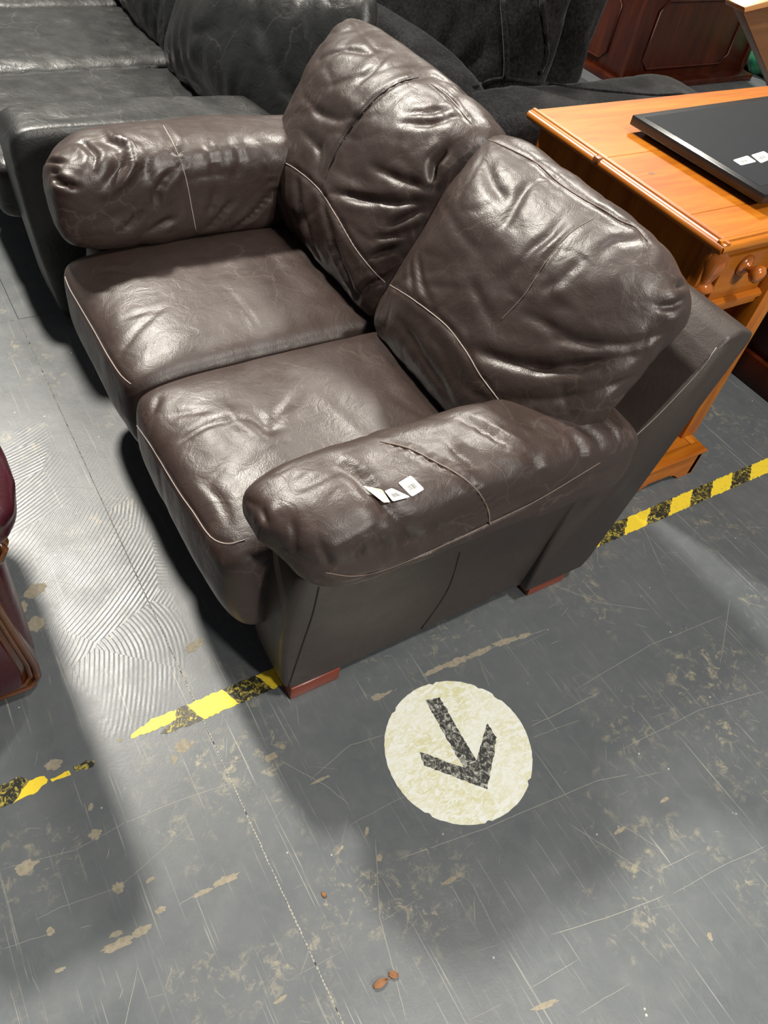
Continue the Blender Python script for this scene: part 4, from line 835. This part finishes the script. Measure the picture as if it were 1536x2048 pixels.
bevel_box('plinth_return', (X0 + 0.02, yb0, 0.0), (X1 + 0.068, yb0 + 0.022, 0.095), 'pine_along_x', desk, bev=0.003)
# far pedestal and back panel
bevel_box('back_panel', (X0 + 0.022, Y0 + 0.04, 0.30), (X0 + 0.036, Y1 - 0.04, DZ - 0.027), 'pine_along_z', desk, bev=0.001, seg=1)
bevel_box('far_side_panel', (X0 + 0.02, 1.925, 0.10), (X1 - 0.03, 1.945, DZ - 0.027), 'mahogany', desk, bev=0.002)  # pine pedestal in shadow: the dark mahogany tone paints in that shade
bevel_box('far_plinth', (X0 + 0.02, 1.905, 0.0), (X1 + 0.06, 2.66, 0.10), 'mahogany', desk, bev=0.006)  # pine as well, its shade put into the mahogany colour
bevel_box('far_drawer', (X1 - 0.05, 1.955, 0.12), (X1 - 0.02, 2.65, DZ - 0.03), 'pine_along_y', desk, bev=0.003)
bevel_box('far_rail', (X0 + 0.02, 1.912, 0.33), (X1 - 0.02, 1.926, 0.355), 'mahogany', desk, bev=0.004)  # pine rail, shade likewise painted with the mahogany tone

# ------------------------------------------------------------------ flat screen lying on the desk
mon = thing('flat_screen', 'black flat screen lying face up on the pine desk', 'monitor', (-0.55, 1.7, DZ))
def mrot(co):
    c = np.array(co) - np.array((-0.555, 1.62, 0)); a = math.radians(2.0)
    return (c[0] * math.cos(a) - c[1] * math.sin(a) - 0.555, c[0] * math.sin(a) + c[1] * math.cos(a) + 1.62, c[2])
mx0, mx1, my0, my1 = -0.735, -0.305, 1.262, 2.02
prism('rear_housing', [(mx0 + 0.03, my0 + 0.03), (mx1 - 0.03, my0 + 0.03), (mx1 - 0.03, my1 - 0.03), (mx0 + 0.03, my1 - 0.03)], 2, DZ + 0.001, DZ + 0.020, 'bezel_black', mon, bev=0.004, deform=mrot)
prism('bezel', [(mx0, my0), (mx1, my0), (mx1, my1), (mx0, my1)], 2, DZ + 0.016, DZ + 0.040, 'bezel_black', mon, bev=0.003, deform=mrot)
prism('screen', [(mx0 + 0.022, my0 + 0.022), (mx1 - 0.034, my0 + 0.022), (mx1 - 0.034, my1 - 0.022), (mx0 + 0.022, my1 - 0.022)], 2, DZ + 0.0385, DZ + 0.0405, 'screen_black', mon, deform=mrot)

# ------------------------------------------------------------------ mahogany cabinet in the distance
mc = thing('panelled_cabinet', 'dark mahogany cabinet with octagonal moulded panels in the background', 'cabinet', (-3.2, 3.9, 0.0))
cx0, cx1, cy0, cy1 = -3.75, -2.66, 3.39, 4.47
bevel_box('carcass', (cx0 + 0.01, cy0 + 0.01, 0.03), (cx1 - 0.01, cy1 - 0.01, 0.95), 'mahogany', mc, bev=0.006)
bevel_box('plinth', (cx0 - 0.015, cy0 - 0.03, 0.0), (cx1 + 0.07, cy1 + 0.02, 0.035), 'mahogany', mc, bev=0.008)  # widened past the carcass so dark wood stands in for shadow on the floor
bevel_box('cabinet_top', (cx0 - 0.02, cy0 - 0.02, 0.95), (cx1 + 0.02, cy1 + 0.02, 0.98), 'mahogany', mc, bev=0.008)
bevel_box('corner_stile', (cx1 - 0.03, cy0, 0.04), (cx1, cy0 + 0.05, 0.95), 'mahogany', mc, bev=0.004)
bevel_box('corner_stile', (cx1 - 0.03, cy1 - 0.05, 0.04), (cx1, cy1, 0.95), 'mahogany', mc, bev=0.004)
def octo(a0, a1, b0, b1, c):
    return [(a0 + c, b0), (a1 - c, b0), (a1, b0 + c), (a1, b1 - c), (a1 - c, b1), (a0 + c, b1), (a0, b1 - c), (a0, b0 + c)]
for poly, side in ((octo(3.52, 4.25, 0.085, 0.43, 0.05), 'x'), (octo(3.52, 4.25, 0.50, 0.88, 0.05), 'x'), (octo(-3.55, -2.84, 0.075, 0.41, 0.05), 'y'), (octo(-3.55, -2.84, 0.50, 0.88, 0.05), 'y')):
    pts = [(cx1 - 0.006, a, b) for a, b in poly] if side == 'x' else [(a, cy0 + 0.006, b) for a, b in poly]
    pn = prism('panel', poly, 0 if side == 'x' else 1, (cx1 - 0.03) if side == 'x' else cy0 + 0.009, (cx1 - 0.009) if side == 'x' else cy0 + 0.03, 'mahogany', mc)
    tube('panel_moulding', pts, 0.009, 'mahogany', mc, pn, seg=8, closed=True)

# ------------------------------------------------------------------ raked pine board at the right edge
pb = thing('pine_headboard', 'pale pine board end raked upright behind the flat screen', 'board', (-1.15, 2.45, 0.0))
prism('board', [(2.145, 0.88), (2.62, 0.56), (2.74, 0.0), (3.2, 0.0), (3.2, 0.62), (2.30, 0.905)], 0, -1.23, -1.19, 'pine_painted_shade', pb, bev=0.004)
prism('edge_strip', [(2.125, 0.878), (2.30, 0.905), (3.2, 0.63), (3.2, 0.65), (2.30, 0.922), (2.115, 0.894)], 0, -1.235, -1.15, 'pale_pine', pb, bev=0.002)

# ------------------------------------------------------------------ green plastic sheet
def gs(L, Q):
    return L
g_ = softbox('plastic_sheet', (-2.45, 5.03, 0.06), (0.50, 0.42, 0.05), 6, 3, 'green_plastic', None, n=40, disp=lambda W, Q: 0.05 * fbm(W * 5, 3, 4))
tag(g_, 'crumpled green plastic sheet on the floor past the mahogany cabinet', 'plastic sheet')

# ------------------------------------------------------------------ burgundy armchair at the left edge
ac = thing('leather_armchair', 'burgundy leather armchair with carved wooden arm fronts at left edge', 'armchair', (-0.7, -0.8, 0.0))
def chair_arm(y_out, s):
    """s=+1: outer side faces +y"""
    yc = y_out - s * 0.095
    softbox('arm_panel', (-0.655, yc, 0.245), (0.39, 0.095, 0.215), 14, 9, 'burgundy_leather', ac, n=26, disp=folds(6, 0.002, 161))
    def rf(L, Q):
        L = L.copy(); L[:, 2] -= 0.025 * np.clip(Q[:, 0] - 0.5, 0, 1); return L
    pleats = lambda W, Q: 0.004 * np.sin(np.arctan2(W[:, 2] - 0.545, W[:, 1] - yc) * 13) * np.clip((Q[:, 0] - 0.6) / 0.4, 0, 1)
    softbox('arm_roll', (-0.62, yc + s * 0.018, 0.552), (0.415, 0.128, 0.090), 7, 2.5, 'burgundy_leather', ac, n=48, deform=rf, disp=add_disp(folds(9, 0.006, 163), folds(24, 0.0015, 164), pleats))
    prof = [(-0.023, 0.028), (-0.006, 0.055), (-0.004, 0.10), (-0.015, 0.20), (-0.025, 0.30), (-0.030, 0.37), (-0.024, 0.42), (0.008, 0.445), (0.020, 0.468), (0.012, 0.492), (-0.02, 0.505),
            (-0.10, 0.51), (-0.17, 0.505), (-0.205, 0.48), (-0.19, 0.445), (-0.165, 0.42), (-0.160, 0.37), (-0.165, 0.30), (-0.175, 0.20), (-0.186, 0.10), (-0.184, 0.055), (-0.167, 0.028)]
    pl = [(y_out + s * a, b) for a, b in prof]
    ctr = np.mean(np.array(pl), 0)
    trim = prism('arm_front_trim', pl, 0, -0.285, -0.245, 'polished_walnut', ac, bev=0.006, seg=2, angle=60)
    low = [p for p in pl if p[1] < 0.36]; c2 = np.mean(np.array(low), 0)
    inner = [tuple(c2 + (np.array(p) - c2) * np.array((0.62, 0.72))) for p in low]
    prism('inset_panel', inner, 0, -0.26, -0.236, 'burgundy_leather', ac, trim, bev=0.005)
    for sc, xx, rr in ((0.90, -0.243, 0.006), (0.77, -0.241, 0.005)):
        ring = [(xx, *(ctr + (np.array(p) - ctr) * np.array((sc, 0.5 + sc / 2)))) for p in pl]
        tube('carved_bead', ring, rr, 'polished_walnut', ac, trim, seg=8, closed=True)
    bevel_box('foot', (-0.33, yc - 0.06, 0.0), (-0.262, yc + 0.06, 0.035), 'polished_walnut', ac, bev=0.008)
    bevel_box('foot', (-1.05, yc - 0.05, 0.0), (-0.98, yc + 0.05, 0.035), 'polished_walnut', ac, bev=0.008)
chair_arm(-0.433, 1); chair_arm(-1.25, -1)
softbox('seat_cushion', (-0.62, -0.85, 0.33), (0.36, 0.30, 0.10), 7, 5, 'burgundy_leather', ac, n=30, disp=folds(6, 0.005, 171))
bevel_box('base_frame', (-1.02, -1.15, 0.05), (-0.28, -0.55, 0.25), 'burgundy_leather', ac, bev=0.02)
softbox('backrest', (-1.10, -0.85, 0.55), (0.13, 0.40, 0.50), 6, 5, 'burgundy_leather', ac, n=30, disp=folds(6, 0.006, 173))

# ------------------------------------------------------------------ hazard tape on the floor
TZ = 0.0006
def ragged(poly, amp, step, seed):
    r = random.Random(seed); out = []
    n = len(poly)
    for i in range(n):
        a = np.array(poly[i], float); b = np.array(poly[(i + 1) % n], float)
        k = max(1, int(np.linalg.norm(b - a) / step))
        for j in range(k):
            p = a + (b - a) * j / k
            out.append(tuple(p + (np.array((r.uniform(-amp, amp), r.uniform(-amp, amp))) if j else 0)))
    return out
def tape_run(name, label, chunks, loc):
    t = thing(name, label, 'floor tape', loc, 'torn black and yellow floor tape')
    for i, (col, poly) in enumerate(chunks):
        flat_poly('yellow_stripe' if col == 'y' else 'black_stripe', ragged(poly, 0.0022, 0.006, i * 7 + len(poly)), 0.00005, TZ if col == 'y' else TZ * 0.9, 'tape_yellow' if col == 'y' else 'tape_black', t)
    return t
xa, xb = -0.0925, -0.0465
def stripes(y0, y1, per, first, slant=0.03, xa=xa, xb=xb):
    out = []; y = y0; c = first
    while y < y1 - 1e-6:
        e = min(y + per, y1)
        s0 = slant if y > y0 else slant * 0.4; s1 = slant if e < y1 else slant * 0.3
        out.append((c, [(xa, y + 0.0008), (xb, y + s0 + 0.0008), (xb, e + s1), (xa, e)]))
        y = e; c = 'y' if c == 'b' else 'b'
    return out
tape_run('hazard_tape', 'torn yellow-black floor tape piece at the left picture edge', [
    ('b', [(-0.088, -0.66), (-0.047, -0.68), (-0.046, -0.555), (-0.075, -0.52), (-0.090, -0.53)]),
    ('y', [(-0.0755, -0.518), (-0.0455, -0.554), (-0.048, -0.51), (-0.062, -0.488), (-0.072, -0.492)]),
    ('y', [(-0.061, -0.484), (-0.054, -0.482), (-0.052, -0.448), (-0.062, -0.449)]),
    ('b', [(-0.066, -0.440), (-0.054, -0.438), (-0.049, -0.408), (-0.060, -0.402), (-0.067, -0.415)])], (-0.06, -0.53, 0))
tape_run('hazard_tape', 'torn yellow-black floor tape running under the sofa front leg', [
    ('y', [(-0.079, -0.324), (-0.072, -0.326), (-0.068, -0.29), (-0.070, -0.235), (-0.092, -0.225), (-0.094, -0.272)]),
    ('b', [(-0.069, -0.235), (-0.057, -0.272), (-0.051, -0.262), (-0.0465, -0.185), (-0.0925, -0.205), (-0.092, -0.224)]),
    ('y', [(-0.0925, -0.204), (-0.0468, -0.184), (-0.0468, -0.105), (-0.0925, -0.125)]),
    ('b', [(-0.0925, -0.124), (-0.0468, -0.104), (-0.0468, -0.03), (-0.0925, -0.05)]),
    ('y', [(-0.0925, -0.049), (-0.0468, -0.029), (-0.0468, 0.05), (-0.0925, 0.03)])], (-0.07, -0.15, 0))
tape_run('hazard_tape', 'yellow-black striped floor tape running past the desk foot', stripes(0.72, 2.4, 0.088, 'y', -0.062), (-0.07, 1.5, 0))

# ------------------------------------------------------------------ round floor sticker with an arrow
st = thing('floor_sticker', 'scuffed round white floor sticker with a black arrow', 'floor sticker', (0.249, 0.258, 0.0))
circ = []
r_ = random.Random(3)
for k in range(120):
    a = 2 * math.pi * k / 120
    rr = 0.1575 + r_.uniform(-0.0007, 0.0007) - (0.004 if r_.random() < 0.05 else 0)
    circ.append((0.249 + rr * math.cos(a), 0.258 + rr * math.sin(a)))
disc = flat_poly('disc', circ, 0.00005, 0.0006, 'sticker_white', st)
def arrow(nm, poly, sd):
    flat_poly(nm, ragged(poly, 0.0016, 0.006, sd), 0.0006, 0.00095, 'arrow_black', st)
arrow('arrow_shaft', [(0.124, 0.254), (0.132, 0.287), (0.215, 0.281), (0.287, 0.276), (0.287, 0.244), (0.215, 0.247)], 1)
arrow('arrow_head', [(0.349, 0.262), (0.246, 0.172), (0.217, 0.179), (0.287, 0.243), (0.2872, 0.277), (0.231, 0.347), (0.266, 0.346)], 2)

# ------------------------------------------------------------------ chips, stains and scratches in the floor paint (parts of the floor)
def chip(cx, cy, a, b, ang, sd):
    r = random.Random(sd); P = []
    n = 22
    for k in range(n):
        t = 2 * math.pi * k / n
        q = 1 + r.uniform(-0.28, 0.22)
        u, v = a * q * math.cos(t), b * q * math.sin(t)
        P.append((cx + u * math.cos(ang) - v * math.sin(ang), cy + u * math.sin(ang) + v * math.cos(ang)))
    flat_poly('paint_chip', P, 0.00002, 0.0002 + sd * 5e-6, 'paint_chip', parent=floor)
for k_, c_ in enumerate([(-0.087,-0.471,0.0154,0.0105,1.51),(0.076,-0.442,0.0117,0.0094,1.35),(0.076,-0.562,0.0193,0.011,1.46),(0.183,-0.434,0.0102,0.0099,1.08),(0.197,-0.553,0.008,0.0062,1.06),(0.27,-0.464,0.0256,0.0082,1.5),(0.268,-0.423,0.0167,0.0076,1.6),(0.252,-0.461,0.0123,0.005,1.41),(0.26,-0.266,0.0256,0.0071,1.51),(0.26,-0.31,0.0182,0.0044,1.51),(-0.012,-0.243,0.0137,0.0147,1.1),(0.006,-0.266,0.0067,0.0092,1.11),(-0.009,-0.225,0.004,0.0092,0.73),(0.088,-0.098,0.0139,0.0084,1.56),(0.079,-0.067,0.006,0.0053,1.11),(0.305,0.002,0.0038,0.0085,0.73),(0.358,-0.001,0.0067,0.0062,1.09),(0.252,-0.384,0.0096,0.0051,1.41),(0.024,-0.434,0.0045,0.0075,1.09),(-0.5,-0.4,0.0273,0.018,1.85),(-0.413,-0.421,0.0174,0.0193,1.13),(-0.468,-0.433,0.0104,0.016,1.13),(-0.219,-0.135,0.0243,0.0112,1.85),(0.069,0.163,0.0158,0.0081,1.39),(0.071,0.188,0.0117,0.0028,1.66),(0.07,0.315,0.0348,0.006,1.57),(0.074,0.374,0.0355,0.0086,1.51),(0.077,0.433,0.0342,0.0075,1.56),(0.08,0.507,0.0397,0.0077,1.45),(0.088,0.559,0.019,0.0065,1.48),(-0.079,-0.346,0.0057,0.0042,1.1),(0.311,-0.06,0.013,0.0027,1.93),(0.773,0.477,0.0048,0.0075,0.92),(0.175,-0.031,0.02,0.003,1.54),(0.197,-0.383,0.008,0.0036,1.62),(0.261,-0.555,0.0087,0.0032,1.41),(0.474,-0.261,0.0124,0.003,1.54),(0.703,0.13,0.0277,0.0043,1.33),(0.543,0.456,0.0162,0.0045,1.52),(0.456,0.096,0.0196,0.0043,1.55),(0.396,0.221,0.0128,0.0037,1.86),(0.542,0.586,0.0125,0.0038,1.53)]
):
    chip(*c_, k_)
SCR = [[(0.2797,-0.0207),(0.2803,0.0464),(0.2816,0.1085)],[(0.2816,0.1085),(0.2833,0.2123),(0.2831,0.3424)],[(0.3019,0.4116),(0.3094,0.4749),(0.3197,0.5422)],[(0.2797,0.4289),(0.2842,0.5248),(0.2875,0.628)],[(0.3772,0.0258),(0.4098,0.2114),(0.4415,0.4771),(0.4649,0.5573)],[(0.4821,0.3693),(0.5615,0.4118),(0.6448,0.4552)],[(0.5246,0.4605),(0.6238,0.5125)],[(0.6778,0.3438),(0.7634,0.3587)],[(0.3254,0.0098),(0.446,-0.052),(0.5325,-0.0736),(0.6047,-0.0916)],[(0.6695,0.1162),(0.6783,0.2299)],[(0.655,-0.0028),(0.6645,0.0681)],[(0.7417,0.1665),(0.7535,0.2897)],[(0.0759,0.4153),(0.0844,0.5192),(0.0983,0.6253)],[(-0.0,0.7214),(0.0961,0.7978),(0.1693,0.9041)],[(0.1659,-0.0488),(0.1381,0.0575),(0.1522,0.1338)],[(0.1678,-0.5704),(0.168,-0.5295),(0.1833,-0.4342),(0.1687,-0.3819),(0.1351,-0.2748)],[(0.0605,-0.6012),(0.0867,-0.4808),(0.0802,-0.3792)],[(0.1862,-0.6302),(0.1983,-0.5623),(0.1973,-0.5531)],[(0.3698,-0.4187),(0.3415,-0.3955)],[(0.0806,-0.3979),(0.087,-0.2857),(0.1031,-0.1702)],[(-0.1116,0.375),(-0.0151,0.4132)],[(0.6826,0.4607),(0.6972,0.6035),(0.7141,0.7169)],[(0.6218,0.2074),(0.6561,0.3392),(0.6777,0.4517)],[(0.5832,0.1205),(0.4736,0.1302)],[(0.414,0.5747),(0.4289,0.8143),(0.469,1.0094)],[(0.256,0.5785),(0.246,0.8297),(0.2682,1.0784)],[(0.3663,0.9516),(0.2407,1.1282)],[(-0.0701,1.0969),(0.1042,1.023)],[(0.541,0.0943),(0.4988,0.1219)],[(0.2461,-0.0022),(0.1885,-0.0271),(0.1018,-0.0836)],[(0.458,-0.2164),(0.421,-0.1738)]]
SV = []; SF = []
def strip(pts, wd):
    pts = [np.array(p, float) for p in pts]
    b0 = len(SV)
    for i, p in enumerate(pts):
        d = pts[min(i + 1, len(pts) - 1)] - pts[max(i - 1, 0)]
        d /= max(np.linalg.norm(d), 1e-9); nn = np.array((-d[1], d[0]))
        w_ = wd * (0.25 if i in (0, len(pts) - 1) else 1.0)
        for s_ in (-1, 1):
            q = p + nn * s_ * w_ / 2
            SV.append((q[0], q[1], 0.00022))
    for i in range(len(pts) - 1):
        a = b0 + 2 * i
        SF.append((a, a + 2, a + 3, a + 1))
rs = random.Random(12)
def wobble(pts, n, amp):
    out = []
    for a, b in zip(pts[:-1], pts[1:]):
        for j in range(n):
            t = j / n
            out.append((a[0] + (b[0] - a[0]) * t + rs.uniform(-amp, amp), a[1] + (b[1] - a[1]) * t + rs.uniform(-amp, amp)))
    out.append(pts[-1]); return out
for i_, L_pts in enumerate(SCR):
    strip(wobble(L_pts, 6, 0.0008), rs.uniform(0.0005, 0.0010))
for i_ in range(330):
    cx_, cy_ = rs.uniform(-1.3, 0.75), rs.uniform(-0.6, 1.7)
    if cx_ < -0.02 and cy_ > -0.02 and cy_ < 0.75: continue
    an_ = rs.choice((1.45, 1.75, 1.2, 0.9, 0.25, -0.5, 2.4)) + rs.gauss(0, 0.14)
    ln_ = rs.choice((0.012, 0.02, 0.03, 0.06, 0.11)) * rs.uniform(0.6, 1.3)
    dx_, dy_ = math.cos(an_) * ln_ / 2, math.sin(an_) * ln_ / 2
    strip(wobble([(cx_ - dx_, cy_ - dy_), (cx_ + dx_, cy_ + dy_)], 4, 0.0006), rs.uniform(0.0003, 0.0008))
# worn paint along the board joint
def joint_line(p0, p1, n, w0, w1):
    P_ = [(p0[0] + (p1[0] - p0[0]) * i / n + rs.uniform(-0.0006, 0.0006), p0[1] + (p1[1] - p0[1]) * i / n + rs.uniform(-0.0006, 0.0006)) for i in range(n + 1)]
    for i in range(n):
        if rs.random() < 0.93: strip([P_[i], ((P_[i][0] + P_[i + 1][0]) / 2, (P_[i][1] + P_[i + 1][1]) / 2), P_[i + 1]], rs.uniform(w0, w1))
joint_line((JX, JY), (-0.2, JY), 140, 0.0007, 0.0022)
joint_line((-0.2, JY), (0.9, JY), 160, 0.0016, 0.0040)
joint_line((JX, -0.9), (JX, JY), 60, 0.0007, 0.002)
sc_ = link('scratches', SV, SF, 'scratch_pale', parent=floor, smooth=False)
sc_['kind'] = 'stuff'


# ------------------------------------------------------------------ debris
lf = thing('dry_leaf', 'small curled brown dry leaf on the grey floor', 'leaf', (0.536, -0.095, 0.0))
def leaf_blade(nm, a, b, wd, lift):
    a = np.array(a); b = np.array(b); V = []; Fc = []
    d = b - a; nn = np.array((-d[1], d[0])) / np.linalg.norm(d)
    for i in range(9):
        t = i / 8; p = a + d * t; ww = wd * (math.sin(math.pi * min(1, t * 0.93 + 0.04)) ** 0.8) + 0.0005
        for j, s_ in enumerate((-1, -0.4, 0.4, 1)):
            q = p + nn * s_ * ww
            V.append((q[0], q[1], 0.0006 + lift * (1 - t) * 0.4 + (abs(s_) ** 2) * 0.004))
    for i in range(8):
        for j in range(3):
            k = i * 4 + j; Fc.append((k, k + 4, k + 5, k + 1))
    o = link(nm, V, Fc, 'dry_leaf', lf)
    md = o.modifiers.new('thickness', 'SOLIDIFY'); md.thickness = 0.0005
leaf_blade('leaf_blade', (0.5355, -0.117), (0.536, -0.090), 0.0055, 0.004)
leaf_blade('leaf_tip', (0.531, -0.084), (0.541, -0.070), 0.0050, 0.004)
tube('leaf_stem', [(0.536, -0.092, 0.001), (0.5365, -0.086, 0.003), (0.536, -0.078, 0.002)], 0.0009, 'dry_leaf', lf, seg=6)
cr_ = softbox('wood_crumb', (0.3662, -0.1225, 0.0022), (0.005, 0.0036, 0.0024), 3, 2.5, 'dry_leaf', None, n=8, disp=lambda W, Q: 0.0012 * fbm(W * 300, 4, 2))
tag(cr_, 'tiny rust-brown crumb on the floor beside the board joint', 'crumb')

# ------------------------------------------------------------------ barcode labels
def lerp4(c, u, v):
    a, b, d, e = [np.array(x, float) for x in c]
    return (a * (1 - u) + b * u) * (1 - v) + (e * (1 - u) + d * u) * v
def barcode_label(nm, c, root, parent, mat, flip=False, detail=True):
    """c: four corners in order; a slip of paper with bars and faint lines of print"""
    c = [np.array(x, float) for x in c]
    n = np.cross(c[1] - c[0], c[3] - c[0]); n /= np.linalg.norm(n)
    if n[2] < 0: n = -n
    ring = []
    for (u, v) in ((0.06, 0), (0.5, 0), (0.94, 0), (1, 0.08), (1, 0.5), (1, 0.92), (0.94, 1), (0.5, 1), (0.06, 1), (0, 0.92), (0, 0.5), (0, 0.08)):
        ring.append(lerp4(c, u, v))
    V = [p for p in ring] + [p + n * 0.0004 for p in ring]; k = len(ring)
    Fc = [tuple(range(k))[::-1], tuple(range(k, 2 * k))] + [(i, (i + 1) % k, (i + 1) % k + k, i + k) for i in range(k)]
    o = link(nm, V, Fc, mat, root, parent, smooth=False)
    if detail:
        r = random.Random(5); BV = []; BF = []
        def bar(u0, u1, v0, v1):
            b = len(BV)
            for (u, v) in ((u0, v0), (u1, v0), (u1, v1), (u0, v1)): BV.append(lerp4(c, u, v) + n * 0.00052)
            BF.append((b, b + 1, b + 2, b + 3))
        u = 0.2
        while u < 0.78:
            wd = r.choice((0.012, 0.02, 0.03)); bar(u, u + wd, 0.40, 0.72); u += wd + r.choice((0.012, 0.018))
        link('barcode', BV, BF, 'print_black', root, o, smooth=False)
        BV.clear(); BF.clear()
        for v0, a0, a1 in ((0.14, 0.12, 0.86), (0.25, 0.14, 0.62), (0.82, 0.32, 0.66)):
            u = a0
            while u < a1:
                wd = r.uniform(0.02, 0.05); bar(u, u + wd, v0, v0 + 0.055); u += wd + 0.018
        link('print_lines', BV, BF, 'print_grey', root, o, smooth=False)
    return o
zz = DZ + 0.0407
for xy in (((-0.4482, 1.3322), (-0.4572, 1.3963), (-0.4259, 1.3934), (-0.4211, 1.331)), ((-0.457, 1.4091), (-0.4654, 1.4675), (-0.4304, 1.4652), (-0.4165, 1.3993))):
    barcode_label('barcode_label', [(x, y, zz) for x, y in xy], mon, mon, 'label_white')
pt = thing('price_tag', 'flat white barcode price tag on the near sofa arm', 'price tag', (0.0086, 0.1408, 0.6262))
barcode_label('ticket', [(0.0086, 0.1408, 0.6262), (0.0033, 0.1678, 0.6273), (0.0335, 0.1763, 0.6212), (0.0381, 0.15, 0.6193)], pt, pt, 'label_white')
pt2 = thing('price_tag', 'folded cream and white price tag curling up on the near sofa arm', 'price tag', (0.0096, 0.1106, 0.6246))
barcode_label('cream_flap', [(-0.0125, 0.0874, 0.6215), (0.0096, 0.1106, 0.6246), (0.0334, 0.1128, 0.6182), (0.032, 0.1009, 0.621)], pt2, pt2, 'label_cream', detail=False)
barcode_label('white_flap', [(0.0136, 0.113, 0.624), (0.0139, 0.1259, 0.6255), (0.0415, 0.1439, 0.625), (0.0358, 0.1156, 0.6209)], pt2, pt2, 'label_white')
